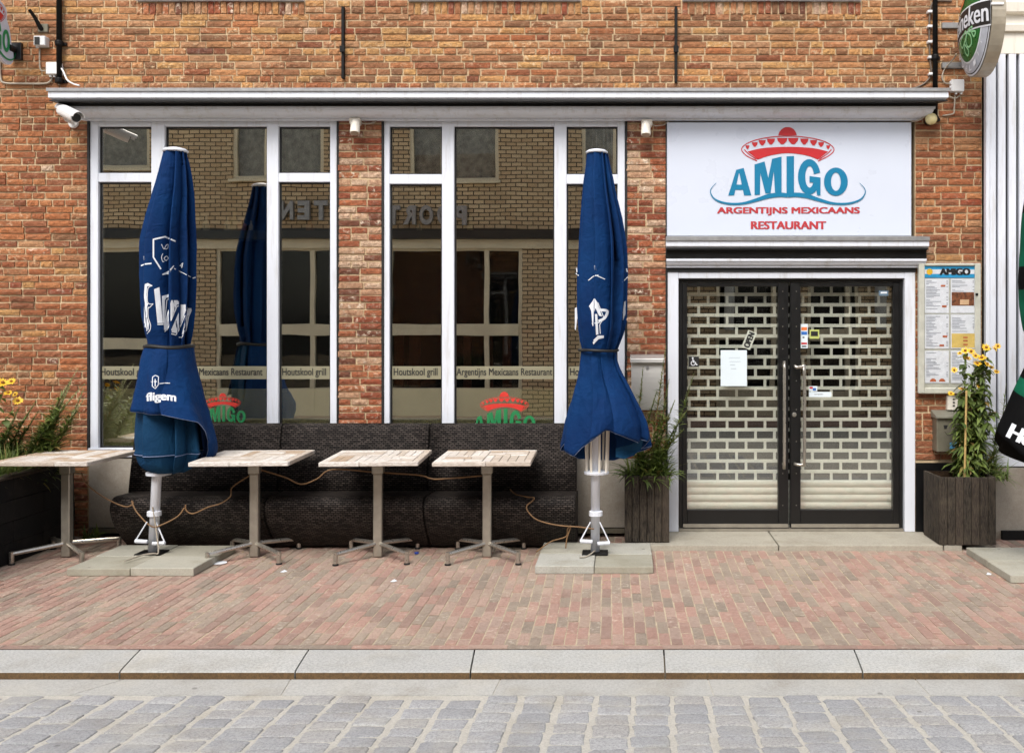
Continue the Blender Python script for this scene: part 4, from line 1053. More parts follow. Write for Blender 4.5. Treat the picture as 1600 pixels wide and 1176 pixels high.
# ------------------------------------------------------------------ projecting signs
def sidefn(xp, yc, zc, sy, sz, side):
    """maps (u, v) onto a sign standing out from the wall; u runs towards the reader's right"""
    return lambda u, v: (xp+side*.0022, yc+u*sy, zc+v*sz)
# oval beer sign: its left face is seen
xs_ = X(1490)+.01; yc = 7.17; zc = 3.915; ry, rz_ = .335, .385
HS = thing('beer_sign', 'oval green and white beer sign with black name band, standing out from the wall', 'sign', (xs_, W, zc))
def oval(s1, s2, n=48): return [(math.cos(2*math.pi*i/n)*s1, math.sin(2*math.pi*i/n)*s2) for i in range(n)]
mb = MB(); n = 48; rim = oval(ry, rz_)
mb.add([(xs_, yc+u, zc+v) for u, v in rim]+[(xs_+.10, yc+u, zc+v) for u, v in rim], [(i, (i+1) % n, n+(i+1) % n, n+i) for i in range(n)]+[tuple(range(n)), tuple(range(n, 2*n))[::-1]])
mb.build('housing', plain('sign_casing', srgb(178, 168, 150), .35, .3), HS)
def face(pts, m, name, dx, par=HS): 
    q = MB(); put(poly_bm(pts, (10, 10)), lambda u, v: (xs_-dx-bulge(u, v), yc+u, zc+v), q); return q.build(name, m, par, fixn=False)
bulge = lambda u, v: .075*max(0, 1-(u/ry)**2-(v/rz_)**2)
# u positive = away from the camera; the reader sees left = wall side (u positive)
GB = plain('beer_green', srgb(10, 104, 44), .3); GRYP = plain('oval_grey', srgb(190, 196, 206), .35)
face(oval(ry*.965, rz_*.975), WPRINT, 'white_oval', .002); face(oval(ry*.945, rz_*.945), BLACKT, 'black_ring', .003)
face(oval(ry*.93, rz_*.925), GRYP, 'grey_oval', .004); face(oval(ry*.74, rz_*.74), WPRINT, 'white_ring', .005); face(oval(ry*.71, rz_*.71), GB, 'green_oval', .006)
def face2(fnm, items):
    q = MB()
    for bm_ in items: put(bm_, fnm, q)
    return q
# black band with the name, arched slightly
band = smooth_pts([(-.98, .13), (-.5, .20), (0, .22), (.5, .20), (.98, .13)], 4); bandb = [(x, y-.44) for x, y in band][::-1]
fb = lambda dx: (lambda u, v: (xs_-dx-bulge(u*ry, .02+v*rz_), yc+u*ry, zc+.02+v*rz_))
q = face2(fb(.0075), [poly_bm([(x*1.0, y+.03) for x, y in band]+[(x, y-.03) for x, y in bandb], (12, 6))]); q.build('band_edge', WPRINT, HS, fixn=False)
q = face2(fb(.009), [poly_bm(band+bandb, (12, 6))]); q.build('name_band', BLACKT, HS, fixn=False)
q = MB(); put_text('Heineken', lambda u, v: fb(.0115)(.93-1.86*u, -.245+.36*v+.22*(1-(2*u-1)**2)*.42), q, .05, (16, 3), (-1, 0, 0)); q.build('lettering', WPRINT, HS, fixn=False)
# hop drawing and ring text
hop = [[(-.1, -.2), (.1, -.25), (.3, -.32), (.25, -.45), (.05, -.4), (-.1, -.3)], [(-.15, -.25), (-.3, -.35), (-.28, -.5), (-.12, -.52), (-.05, -.4)], [(.05, -.42), (.1, -.55), (.0, -.66), (-.1, -.58)], [(-.35, -.28), (-.5, -.32), (-.42, -.4)], [(.3, -.3), (.45, -.38), (.4, -.5)], [(-.2, -.22), (-.4, -.2), (-.3, -.27)]]
HG = plain('hop_line', srgb(150, 215, 160), .4)
q = face2(fb(.009), [stroke_bm(smooth_pts(h+[h[0]], 3), .035, 1) for h in hop]); q.build('hop_drawing', HG, HS, fixn=False)
q = MB()
for i, ch in enumerate('QUALITY'):
    a = R(-150+18*i); uu, vv = math.cos(a+R(0)), math.sin(a)
    a = R(-35-18*i)
    put(text_bm(ch, .0, (1, 1)), lambda u, v, a=a: (xs_-.009-bulge(math.cos(a)*ry*.8, math.sin(a)*rz_*.82), yc+(math.cos(a)*ry*(.79+.09*0)+(-math.sin(a))*0+((.5-u)*.045*(-math.sin(a))*-1)*-1+(v-.5)*.05*(-math.cos(a))), zc+math.sin(a)*rz_*.82+((.5-u)*.045*math.cos(a))*1+(v-.5)*.05*(-math.sin(a))), q)
q.build('ring_lettering', WPRINT, HS, fixn=False)
face([(.02, .66), (.10, .52), (.16, .40), (.22, .44), (.17, .60), (.10, .70)] if 0 else [(u*ry, v*rz_) for u, v in [(.10, .62), (.42, .45), (.40, .36), (.15, .42)]], plain('orange_ribbon', srgb(222, 130, 80), .4), 'ribbon', .0105)
q = MB()
for zz in (41, 103): q = MB(); q.cbox(X(1471), X(1512), W-.02, W+.012, Z(zz+4.5), Z(zz-4.5), .003); q.tube([(xs_+.05, W, Z(zz)), (xs_+.05, yc+ry*(.95 if zz < 50 else .7), Z(zz))], .018, 8); q.build('wall_bracket', ZINC, HS)
None
q = MB(); q.cbox(xs_-.01, xs_+.08, yc-ry-.010, yc-ry+.02, zc+.03, zc+.05, .004); q.build('clasp', PLASTW, HS)

# cut-out restaurant sign at the upper left, its right face is seen
xa = X(27)-.01
AS = thing('projecting_sign', 'small cut-out sign with white edge, green letters and red hat at the upper left edge', 'sign', (xa, W, Z(60)))
sA = .00066
def fa(dx):
    # the sign reads towards the wall: logo x grows with y
    return lambda x, y: (xa+dx, W-.10-(1225-x)*sA*.72, Z(92, 7.45)-(y-700)*sA*1.2)
outl = smooth_pts([(1290, 560), (1330, 610), (1320, 690), (1240, 735), (1120, 740), (950, 690), (755, 680), (560, 690), (390, 740), (270, 735), (190, 690), (180, 610), (250, 420), (360, 300), (370, 200), (640, 120), (680, 70), (755, 60), (830, 70), (870, 120), (1140, 200), (1160, 300), (1230, 390), (1290, 560)][:-1]+[(1290, 560)], 3)[:-1]
mb = MB(); pts3 = [fa(.012)(x, y) for x, y in outl]; n = len(pts3)
put(poly_bm(outl), fa(.012), mb); put(poly_bm(outl), fa(-.012), mb); mb.add([fa(.012)(x, y) for x, y in outl]+[fa(-.012)(x, y) for x, y in outl], [(i, (i+1) % n, n+(i+1) % n, n+i) for i in range(n)])
mb.build('board', SIGNW, AS, fixn=False)
logo_word(fa(.0145), GREENP, AS, nrm=(1, 0, 0)); logo_hat(fa(.0145), REDP, AS)
q = MB(); q.cbox(xa-.02, X(36, W), W-.03, W+.01, Z(95), Z(68), .004); q.tube([(xa, W, Z(80)), (xa, W-.1, Z(80))], .03, 8); q.cbox(xa-.03, xa-.014, W-.75, W-.02, Z(96), Z(84), .003); q.build('wall_bracket', BLACKP, AS)
# ------------------------------------------------------------------ wicker benches
def sheet(prof, x0, x1, nx, m, name, parent, thick=0, uoff=0.0, endround=(0, 0), xf=None):
    """cross-section (y, z) swept along x with UVs in metres; endround rounds the ends of the seat roll"""
    s_ = [0]
    for a, b in zip(prof, prof[1:]): s_.append(s_[-1]+math.hypot(b[0]-a[0], b[1]-a[1]))
    v = []; f = []; uv = []
    for i in range(nx+1):
        t = i/nx; x = x0+(x1-x0)*t
        e = min(t*(x1-x0)/.02 if endround[0] else 9, (1-t)*(x1-x0)/.02 if endround[1] else 9)
        pinch = 0 if e >= 1 else (1-math.sqrt(max(0, 1-(1-e)**2)))*.010
        for (y, z), s2 in zip(prof, s_):
            v.append((x, y+pinch*(1 if y < 7.3 else 0), z-pinch*.8*(z > .3))); uv.append((x+uoff, s2))
    n = len(prof)
    for i in range(nx):
        for j in range(n-1): f.append((i*n+j, i*n+j+1, (i+1)*n+j+1, (i+1)*n+j))
    m0 = len(f); f.append(tuple(range(n))); f.append(tuple(range(nx*n, (nx+1)*n))[::-1])
    o_ = wloc(parent); me = bpy.data.meshes.new(name); me.from_pydata([(a-o_.x, b-o_.y, c-o_.z) for a, b, c in v], [], f); me.materials.append(m)
    ul = me.uv_layers.new(name='UVMap')
    for p in me.polygons:
        for li in p.loop_indices:
            vi = me.loops[li].vertex_index
            if p.index >= m0: ul.data[li].uv = (v[vi][1], v[vi][2])
            else: ul.data[li].uv = uv[vi]
        p.use_smooth = p.index < m0
    return linkmesh(name, me, None, parent)
arc = lambda cy, cz, r, a0, a1, n=8: [(cy+r*math.cos(R(a0+(a1-a0)*i/n)), cz+r*math.sin(R(a0+(a1-a0)*i/n))) for i in range(n+1)]
seatp = [(7.40, .02), (7.40, .405), (7.30, .412), (7.12, .420)]+arc(7.03, .345, .078, 90, 200, 8)+[(6.985, .24), (7.04, .17), (7.13, .08), (7.20, .02)]
backp = [(7.39, .35), (7.30, .405), (7.34, .60), (7.40, .86), (7.415, .895), (7.445, .915), (7.475, .905), (7.485, .87), (7.44, .5), (7.42, .35)]
labels = ['left one of three dark brown woven wicker benches, its rounded end beside the first umbrella', 'middle one of three dark brown woven wicker benches, below the first brick pier', 'right one of three dark brown woven wicker benches, its end beside the concrete panel']
bx = [(-3.77, -2.645), (-2.635, -1.505), (-1.495, X(899, 7.2))]
sx = [(-3.73, -2.615), (-2.607, -1.46), (-1.452, X(899, 7.0))]
for i in range(3):
    t = thing('wicker_bench', labels[i], 'bench', ((bx[i][0]+bx[i][1])/2, 7.2, 0), 'wicker benches along the restaurant wall')
    sheet(seatp, sx[i][0], sx[i][1], 60, WICK, 'seat', t, endround=(1, 1)); sheet(backp, bx[i][0], bx[i][1], 6, WICK, 'backrest', t, uoff=.013)

# ------------------------------------------------------------------ tables
TC = [(-4.02, 6.93, R(0), 'weathered patchwork wood table at far left, in front of the dark planter'), (-2.665, 6.93, R(3), 'weathered patchwork wood table just right of the first blue umbrella'),
      (-1.775, 6.93, R(3.5), 'weathered patchwork wood table in the middle, nearest to the first brick pier'), (-.988, 6.93, R(1.5), 'weathered patchwork wood table left of the second blue umbrella')]
def tabletop(t, seed):
    r_ = random.Random(seed); hw, hd, zt_ = .338, .345, .728
    u = MB(); u.box(-hw+.012, hw-.012, -hd+.012, hd-.012, zt_-.026, zt_-.012); top = u.build('tabletop', MATS['soil'], t, local=True)
    def board(x0, x1, y0, y1):
        q = MB(); g = .0024; q.cbox(x0+g, x1-g, y0+g, y1-g, zt_-.0118-r_.uniform(0, .0004), zt_-r_.uniform(0, .0015), .0015); q.build('board', TWOOD, top, local=True)
    e = .05
    def edge(x0, x1, y0, y1): 
        q = MB(); q.cbox(x0+.001, x1-.001, y0+.001, y1-.001, zt_-.030, zt_-r_.uniform(0, .001), .004); q.build('edge_board', TWOOD, top, local=True)
    c0 = r_.uniform(-.12, .12)
    edge(-hw, c0, -hd, -hd+e); edge(c0, hw, -hd, -hd+e); edge(-hw, -c0, hd-e, hd); edge(-c0, hw, hd-e, hd)
    edge(-hw, -hw+e, -hd+e, hd-e); edge(hw-e, hw, -hd+e, hd-e)
    # patchwork: two by two blocks, lying across or along
    xm, ym_ = r_.uniform(-.03, .03), r_.uniform(-.02, .02)
    blocks = [(-hw+e, xm, -hd+e, ym_), (xm, hw-e, -hd+e, ym_), (-hw+e, xm, ym_, hd-e), (xm, hw-e, ym_, hd-e)]
    for i, (a, b, c, d) in enumerate(blocks):
        if (i in (0, 3)) ^ (seed % 2):
            n = 5
            for k_ in range(n): board(a+(b-a)*k_/n, a+(b-a)*(k_+1)/n, c, d)
        else:
            n = 4
            for k_ in range(n):
                y0, y1 = c+(d-c)*k_/n, c+(d-c)*(k_+1)/n; sp = a+(b-a)*r_.uniform(.3, .7); board(a, sp, y0, y1); board(sp, b, y0, y1)
def table_base(t):
    q = MB(); q.cbox(-.031, .031, -.028, .028, .004, .60, .006); q.build('pedestal', STEELM, t, local=True)
    q = MB(); q.cbox(-.040, .040, -.036, .036, .60, .695, .006); q.box(-.13, .13, -.13, .13, .694, .7015); q.cbox(.05, .075, -.03, .02, .665, .694, .003); q.build('collar', STEELM, t, local=True)
    for sx_ in (-1, 1):
        for sy in (-1, 1):
            q = MB(); a = .245
            q.tube([(sx_*.02, sy*.02, .098), (sx_*a, sy*a, .076)], .0155, 8); q.lathe((sx_*a, sy*a, .012), [(.016, 0), (.016, .078)], 10)
            leg = q.build('leg', STEEL, t, local=True)
            q = MB(); q.lathe((sx_*a, sy*a, 0), [(.022, 0), (.022, .008), (.012, .014)], 10); q.build('foot', RUBBER, leg, local=True)
for i, (x, y, rz, lb) in enumerate(TC):
    t = thing('terrace_table', lb, 'table', (x, y, 0), 'terrace tables in a row in front of the benches', rz)
    tabletop(t, i+2); table_base(t)

# ------------------------------------------------------------------ umbrellas
def ray_fn(bvh, off=.004):
    def f(px, py, D):
        o_ = Vector((0, 0, H)); p = P(px, py, D); d_ = (p-o_).normalized()
        hit = bvh.ray_cast(o_, d_, 9)
        q_ = (hit[0] if hit[0] is not None else p)-d_*off; return (q_.x, q_.y, q_.z)
    return f
def crumple(a, z, seed):
    """slack cloth: small creases running mostly down and a little across"""
    p = Vector((math.cos(a)*1.6+seed, math.sin(a)*1.6, z*2.4)); q = Vector((math.cos(a)*3.2, math.sin(a)*3.2+seed, z*7+a*.8))
    r_ = 1-abs(noise.noise(q))*2.2
    return .016*noise.noise(p)+.007*max(0, r_-.55)-.003
def pleats(folds, per, seed, lip, phase):
    """angle and inward share of each point of a cloth wrapped in overlapping pleats"""
    r_ = random.Random(seed); out = []; cuts_ = sorted([(j+r_.uniform(-.16, .16))/folds for j in range(folds)])
    for j in range(folds):
        a0 = cuts_[j]; a1 = cuts_[(j+1) % folds]+(1 if j == folds-1 else 0); w = a1-a0; lp = lip*r_.uniform(.6, 1.3); am = r_.uniform(.65, 1.2)
        for k in range(per):
            f_ = (k/(per-1))**1.25; edge = math.exp(-f_*26)
            out.append((2*math.pi*(a0-lp*w+(w+lp*w)*f_)+phase, am*(f_**.85)+.10*edge, j))
    return out
def fold_surface(rows, D0, nth, folds, depth, seed, rfl=1.0, phase=0, hem=None, harm=None, power=.55, lip=.26):
    """rows: (py, left px, right px); overlapping pleats round the pole"""
    rows = smooth_pts(rows, 5); v = []; n = len(rows); pl = pleats(folds, nth//folds, seed, lip, phase); nth = len(pl)
    for i, (py, l, r2) in enumerate(rows):
        t = i/(n-1); cx = X((l+r2)/2, D0); rad = (r2-l)/2*D0/F; z = Z(py, D0); dp = depth(t)
        for (a0, inn, j) in pl:
            a = a0+.10*math.sin(2.4*t+seed+j*2.1)*(t*(1.3-t))*2
            rr = rad*(1-dp*inn)+crumple(a, z, seed+j*.37)*(.5+.6*t)
            v.append((cx+rr*math.cos(a), D0+rr*math.sin(a)*rfl, z+(hem(a, t) if hem else 0)))
    f = [(i*nth+k, i*nth+(k+1) % nth, (i+1)*nth+(k+1) % nth, (i+1)*nth+k) for i in range(n-1) for k in range(nth)]
    return v, f
def surf_obj(v, f, name, m, parent, thick=.004):
    o_ = wloc(parent); me = bpy.data.meshes.new(name); me.from_pydata([(a-o_.x, b-o_.y, c-o_.z) for a, b, c in v], [], f)
    for q in (m if isinstance(m, list) else [m]): me.materials.append(q)
    me.polygons.foreach_set('use_smooth', [True]*len(me.polygons)); o = linkmesh(name, me, None, parent)
    if thick: s_ = o.modifiers.new('thickness', 'SOLIDIFY'); s_.thickness = thick; s_.offset = 0
    return o
def bvh_of(parts):
    V, Fc = [], []
    for v, f in parts: n = len(V); V += v; Fc += [tuple(n+i for i in q) for q in f]
    return BVHTree.FromPolygons([Vector(q) for q in V], Fc)
def prints(items, fn, name, m, par):
    if name == 'year_print':
        for it in items: prints([it], fn, 'year_mark', m, par)
        return
    q = MB()
    for bm_ in items: put(bm_, fn, q)
    return q.build(name, m, par, fixn=False)
def fine(bm_, c=(10, 10)): cut(bm_, c); return bm_

# --- first umbrella
D1 = 6.84
U1 = thing('closed_umbrella', 'closed blue parasol with long white gothic lettering, its skirt hanging open to the right', 'umbrella', (X(240, D1), D1, .052), 'closed blue parasols')
q = MB(); q.tube([(X(239, D1), D1, .053), (X(247, D1), D1, Z(700, D1)), (X(270, D1), D1, Z(236, D1))], .033, 16); q.build('pole', WHITE, U1, smooth=True)
q = MB(); q.lathe((X(274, D1), D1, Z(238, D1)), [(.083, 0), (.088, .010), (.07, .024), (.03, .034), (.004, .036)], 24); c_ = q.build('cap', WHITE, U1, smooth=True)
up = fold_surface([(236, 256, 291), (262, 250, 297), (300, 240, 302), (340, 229, 304), (380, 221, 306), (430, 219, 306), (480, 221, 304), (515, 226, 301), (532, 230, 298), (541, 232, 297)], D1, 270, 9, lambda t: .24+.26*math.sin(math.pi*min(1, .10+t*.85)), 3, phase=.30, lip=.12)
surf_obj(*up, 'canopy', BLUE, U1)
q = MB(); bl_ = [(X(264.5, D1)+.157*math.cos(a), D1+.157*math.sin(a), Z(541.5, D1)+.006*math.cos(a*3)) for a in [2*math.pi*i/40 for i in range(41)]]
q.tube(bl_, [.014]*41, 8); q.build('strap', RUBBER, U1)
# inner sleeves hanging to the pole ring
low = fold_surface([(541, 233, 294), (560, 227, 300), (600, 219, 306), (640, 216, 311), (680, 213, 316), (700, 214, 318), (705, 213, 319), (712, 216, 316), (722, 220, 311), (731, 228, 303), (737, 242, 290)], D1, 210, 7, lambda t: .14+.42*t*(1.2-t)*2, 9, phase=2.62, lip=.10)
surf_obj(*low, 'lower_canopy', BLUEIN, U1)
nl = 210; rws = len(low[0])//nl; ri = min(range(rws), key=lambda i: abs(low[0][i*nl][2]-Z(707, D1)))
q = MB(); q.tube([Vector(low[0][ri*nl+k % nl])*1.0+(Vector(low[0][ri*nl+k % nl])-Vector((X(264, D1), D1, low[0][ri*nl][2]))).normalized()*.006 for k in range(nl+1)], .003, 5)
q.build('hem', plain('hem_piping', srgb(120, 135, 170), .6), U1)
# partial flaps: left one with the small name, right one flaring to an open bell
def flap(name, a0, a1, rows, out, hemf, m, thick=.005, fold=.05, nf=2.5, seed=1, nth=60, slant=0):
    rows = smooth_pts(rows, 6); v = []; n = len(rows)
    for i, (py, l, r2) in enumerate(rows):
        t = i/(n-1); cx = X((l+r2)/2, D1); rad = (r2-l)/2*D1/F
        for k in range(nth+1):
            u = k/nth; a = R(a0+(a1-a0)*u); hz_ = hemf(u)
            tt = t*hz_; 
            py2 = rows[0][0]+(py-rows[0][0])*hz_
            ii = min(n-2, int(tt*(n-1))); fr = tt*(n-1)-ii
            l2 = rows[ii][1]*(1-fr)+rows[ii+1][1]*fr; r3 = rows[ii][2]*(1-fr)+rows[ii+1][2]*fr
            cx = X((l2+r3)/2, D1); rad = (r3-l2)/2*D1/F
            a = a+R(slant)*tt*(1-u)
            rr = rad+out(u, tt)+fold*rad*math.sin(u*nf*2*math.pi+seed)*tt+crumple(a, Z(py2, D1), seed)*1.3*min(1, tt*3)
            v.append((cx+rr*math.cos(a), D1+rr*math.sin(a), Z(py2, D1)))
    w = nth+1; f = [(i*w+k, i*w+k+1, (i+1)*w+k+1, (i+1)*w+k) for i in range(n-1) for k in range(nth)]
    surf_obj(v, f, name, m, U1, thick)
    e = [Vector(v[(n-1)*w+k]) for k in range(w)]; q = MB(); q.tube(e, .0022, 5); q.build('hem', MATS['hem_piping'], U1)
    return v, f
fl1 = flap('front_flap', 176, 292, [(541, 233, 296), (560, 229, 299), (590, 226, 301), (641, 221, 306)], lambda u, t: .012+.028*t, lambda u: 1.0-.02*math.sin(u*5), BLUE, fold=.10, nf=2.6, seed=.6)
fl2 = flap('side_flap', 268, 452, [(541, 233, 296), (570, 228, 299), (610, 222, 307), (650, 214, 316), (682, 208, 321), (704, 209, 321), (721, 215, 313), (732, 224, 301)], lambda u, t: .014+.04*t+.04*t*math.exp(-((u-.22)/.2)**2), lambda u: .53+.07*min(1, u/.24)+.40*min(1, max(0, (u-.24)/.24))**1.2, BLUE, fold=.06, nf=3.2, seed=2.4, nth=90, slant=34)
# bottom pouches
for (l, r2, t0, b) in ():
    q = MB(); cx = X((l+r2)/2, D1); rx = (r2-l)/2*D1/F; z0, z1 = Z(b, D1), Z(t0, D1)
    q.lathe((cx, D1-.075, z0), [(rx*s1, (z1-z0)*h) for s1, h in ((.25, 0), (.62, .08), (.88, .32), (1.0, .65), (.96, .95), (.84, 1.0))], 22)
    o = q.build('pouch', BLUEIN, U1, smooth=True)
b1 = bvh_of([up, low, fl1, fl2]); r1 = ray_fn(b1)
s53 = 5.346
f1 = lambda x, y: r1(200+x/s53, 340+y/s53, D1)
prints([stroke_bm([(402, 200), (310, 160), (212, 182), (212, 330), (275, 430)], 13, 12), stroke_bm([(383, 402), (340, 452), (288, 476)], [8, 14, 10], 10), stroke_bm([(288, 476), (350, 464)], 8, 6),
        stroke_bm(smooth_pts([(280, 222), (300, 262), (318, 232), (336, 226), (330, 258), (306, 262)], 3), 7, 2), stroke_bm(smooth_pts([(338, 340), (322, 322), (302, 340), (318, 358), (338, 342)], 4), 7, 2), stroke_bm(smooth_pts([(292, 300), (280, 330), (290, 368), (302, 364)], 3), 6, 2)], f1, 'shield_print', WPRINT, U1)
prints([stroke_bm([(108, 402), (140, 388), (196, 383)], [10, 10, 12], 8), stroke_bm([(385, 424), (525, 496)], 7, 12), stroke_bm([(540, 506), (565, 498)], 8, 4), stroke_bm([(135, 322), (136, 356)], 9, 4), stroke_bm([(460, 378), (432, 402), (458, 406)], 7, 6), stroke_bm([(458, 380), (448, 420)], 7, 6)], f1, 'year_print', WPRINT, U1)
lets = [fine(poly_bm([(140, 556), (165, 546), (204, 566), (160, 574), (154, 640), (158, 712), (170, 718), (160, 745), (160, 835), (176, 885), (170, 940), (142, 958), (134, 900), (134, 640)])),
        stroke_bm(smooth_pts([(204, 568), (166, 592), (162, 700), (186, 722), (210, 718)], 3), 6, 3), stroke_bm(smooth_pts([(210, 720), (178, 752), (168, 752), (168, 830), (188, 895), (182, 940), (156, 970)], 3), 6, 3),
        fine(poly_bm([(218, 598), (262, 580), (276, 720), (290, 880), (246, 880)])), stroke_bm([(246, 892), (298, 890)], 9, 6),
        fine(poly_bm([(283, 655), (345, 638), (338, 668), (322, 668), (308, 690), (306, 880), (292, 880)])), stroke_bm([(346, 674), (324, 690), (316, 780), (306, 880)], 7, 6),
        fine(poly_bm([(362, 690), (412, 690), (436, 712), (438, 726), (410, 726), (392, 760), (330, 940), (302, 940), (300, 890)])), stroke_bm([(436, 734), (408, 742), (330, 930), (306, 952)], 8, 8),
        fine(poly_bm([(440, 726), (488, 726), (496, 752), (478, 790), (408, 964), (352, 958), (420, 800)])), stroke_bm([(350, 966), (400, 980), (424, 940), (492, 776)], 8, 8),
        fine(poly_bm([(500, 756), (530, 756), (524, 800), (498, 820), (486, 900), (462, 976), (450, 970), (468, 900), (484, 820)])), stroke_bm([(530, 770), (505, 830), (485, 940), (448, 1000), (424, 998)], 8, 8)]
prints(lets, f1, 'gothic_lettering', WPRINT, U1)
f2 = lambda x, y: r1(190+x/5.344, 530+y/5.344, D1)
q = MB(); put_text('fligem', lambda u, v: f2(206+246*u, 540-90*v-12*math.sin(u*3.1)), q, .10, (20, 5)); q.build('small_lettering', WPRINT, U1, fixn=False)
prints([stroke_bm([(258, 315), (282, 300), (308, 312), (306, 380), (280, 412), (256, 390), (258, 315)], 6, 4), stroke_bm([(280, 330), (280, 395)], 7, 4), stroke_bm([(268, 352), (296, 352)], 6, 3), stroke_bm([(228, 342), (250, 356)], 6, 3), stroke_bm([(314, 370), (360, 364), (404, 366)], 6, 5)], f2, 'small_shield_print', WPRINT, U1)
def pole_fittings(U, D, pxb, w=1.0):
    q = MB(); x = lambda px: X(px, D)
    q.lathe((x(pxb+1), D, Z(806, D)), [(.036, 0), (.048, .004), (.048, .035), (.036, .04)], 16); q.build('clamp_ring', WHITE, U, smooth=False)
    for sg, yy in ((-1, 845), (1, 848)):
        h = MB(); a = (x(pxb+sg*7), D-.03, Z(815, D-.03)); b = (x(pxb+sg*23), D-.05, Z(yy, D-.05)); c = (x(pxb+sg*4), D-.05, Z(yy+1, D-.05))
        h.tube([a, b], .005, 6); h.tube([b, c], .014, 8); h.build('handle', WHITE, U)
    q = MB(); q.cbox(x(pxb-20), x(pxb+20), D-.10, D+.05, .0525, .061, .003); q.build('foot_plate', IRON, U)
pole_fittings(U1, D1, 240)
q = MB(); q.lathe((X(248, D1), D1, Z(743, D1)), [(.05, 0), (.085, .008), (.085, .028), (.05, .034)], 18); q.build('runner', WHITE, U1)
q = MB(); q.tube(smooth_pts([(X(247, D1)-.02, D1-.04, Z(790, D1)), (X(250, D1), D1-.05, Z(830, D1)), (X(257, D1), D1-.09, Z(858, D1)), (X(252, D1), D1-.11, .07), (X(240, D1), D1-.16, .07), (X(232, D1), D1-.33, .068)], 4), .005, 6); q.build('rope', CABLE, U1)

# --- second umbrella
D2 = 6.84
U2 = thing('closed_umbrella', 'closed blue parasol beside the doorway with one gothic letter and white ribs below its skirt', 'umbrella', (X(930, D2), D2, .052), 'closed blue parasols')
q = MB(); q.tube([(X(930, D2), D2, .053), (X(932, D2), D2, Z(240, D2))], .032, 16); q.build('pole', WHITE, U2, smooth=True)
q = MB(); q.lathe((X(932.5, D2), D2, Z(240, D2)), [(.076, 0), (.080, .010), (.064, .022), (.03, .030), (.004, .032)], 24); q.build('cap', WHITE, U2, smooth=True)
up2 = fold_surface([(238, 917, 949), (262, 914, 954), (300, 908, 962), (340, 904, 972), (380, 901, 979), (420, 899, 982), (470, 899, 981), (510, 900, 978), (532, 903, 971), (546, 906, 964)], D2, 270, 10, lambda t: .26+.26*math.sin(math.pi*min(1, .10+t*.85)), 5, phase=.15, lip=.2)
surf_obj(*up2, 'canopy', BLUE, U2)
q = MB(); q.tube([(X(935, D2)+.138*math.cos(a), D2+.138*math.sin(a), Z(547, D2)+.003*math.sin(2*a)) for a in [2*math.pi*i/40 for i in range(41)]], .010, 8); q.build('strap', RUBBER, U2)
def skirt(rows, D0, nth, zh, folds, m, U, name, seed=0, rfl=.8, amp=.12, phase=0.0):
    rows = smooth_pts(rows, 6); n = len(rows); v = []; pl = pleats(folds, nth//folds, seed+3, .13, phase); nth = len(pl)
    for i, (py, l, r2) in enumerate(rows):
        t = i/(n-1)
        for (a, inn, j) in pl:
            py2 = rows[0][0]+(zh(a)-rows[0][0])*t
            cx = X((l+r2)/2, D0); rad = (r2-l)/2*D0/F
            rr = rad*(1-amp*inn*(.5+.8*t)+.03*math.sin(3*a+seed+4*t))
            v.append((cx+rr*math.cos(a), D0+rr*math.sin(a)*rfl, Z(py2, D0)))
    f = [(i*nth+k, i*nth+(k+1) % nth, (i+1)*nth+(k+1) % nth, (i+1)*nth+k) for i in range(n-1) for k in range(nth)]
    v = [tuple(Vector(q)+Vector((q[0]-X(933, D0), q[1]-D0, 0)).normalized()*crumple(math.atan2(q[1]-D0, q[0]-X(933, D0)), q[2], 4)*1.5*min(1, (i//nth)/8)) for i, q in enumerate(v)]
    surf_obj(v, f, name, m, U, .005)
    q = MB(); q.tube([v[(n-1)*nth+k % nth] for k in range(nth+1)], .0022, 5); q.build('hem', MATS['hem_piping'], U)
    return v, f
def zh2(a):
    d = math.degrees(a) % 360                    # 270 faces the street
    pts = [(0, 688), (30, 706), (80, 726), (130, 722), (165, 704), (180, 690), (205, 700), (222, 708), (235, 694), (262, 674), (270, 667), (276, 668), (300, 680), (322, 688), (340, 684), (360, 688)]
    for (a0, b0), (a1, b1) in zip(pts, pts[1:]):
        if a0 <= d <= a1: return b0+(b1-b0)*(d-a0)/(a1-a0)
sk2 = skirt([(547, 906, 963), (560, 902, 969), (590, 896, 984), (630, 888, 1001), (665, 878, 1016), (690, 871, 1023)], D2, 216, zh2, 8, [BLUE], U2, 'skirt', 2, phase=.42, amp=.24)
# a turned-up corner inside the skirt on the right
q = MB(); cpts = [(962, 700), (985, 694), (1006, 684), (1002, 700), (990, 712), (975, 717), (962, 714)]
put(fine(poly_bm(cpts), (5, 5)), lambda x, y: P(x, y, D2-.10+.0012*(x-962)+.03*math.sin((y-690)*.12)), q); o = q.build('turned_corner', BLUEIN, U2); o.modifiers.new('s', 'SOLIDIFY').thickness = .004
q = MB()
for i in range(8):
    a = 2*math.pi*(i+.3)/8; q = MB(); q.tube([(X(933, D2)+.075*math.cos(a), D2+.075*math.sin(a), Z(737, D2)), (X(933, D2)+.085*math.cos(a), D2+.085*math.sin(a), Z(660, D2)), (X(933, D2)+.05*math.cos(a), D2+.05*math.sin(a), Z(560, D2))], .009, 6); q.build('rib', CREAM, U2)
q = MB(); q.lathe((X(932, D2), D2, Z(741, D2)), [(.045, 0), (.088, .006), (.09, .02), (.06, .03)], 18); q.build('runner', WHITE, U2)
pole_fittings(U2, D2, 930)
q = MB(); q.tube(smooth_pts([(X(930, D2), D2-.05, .075), (X(918, D2), D2-.16, .06), (X(908, D2), D2-.2, .062)], 4), .005, 6); q.build('rope', CABLE, U2)
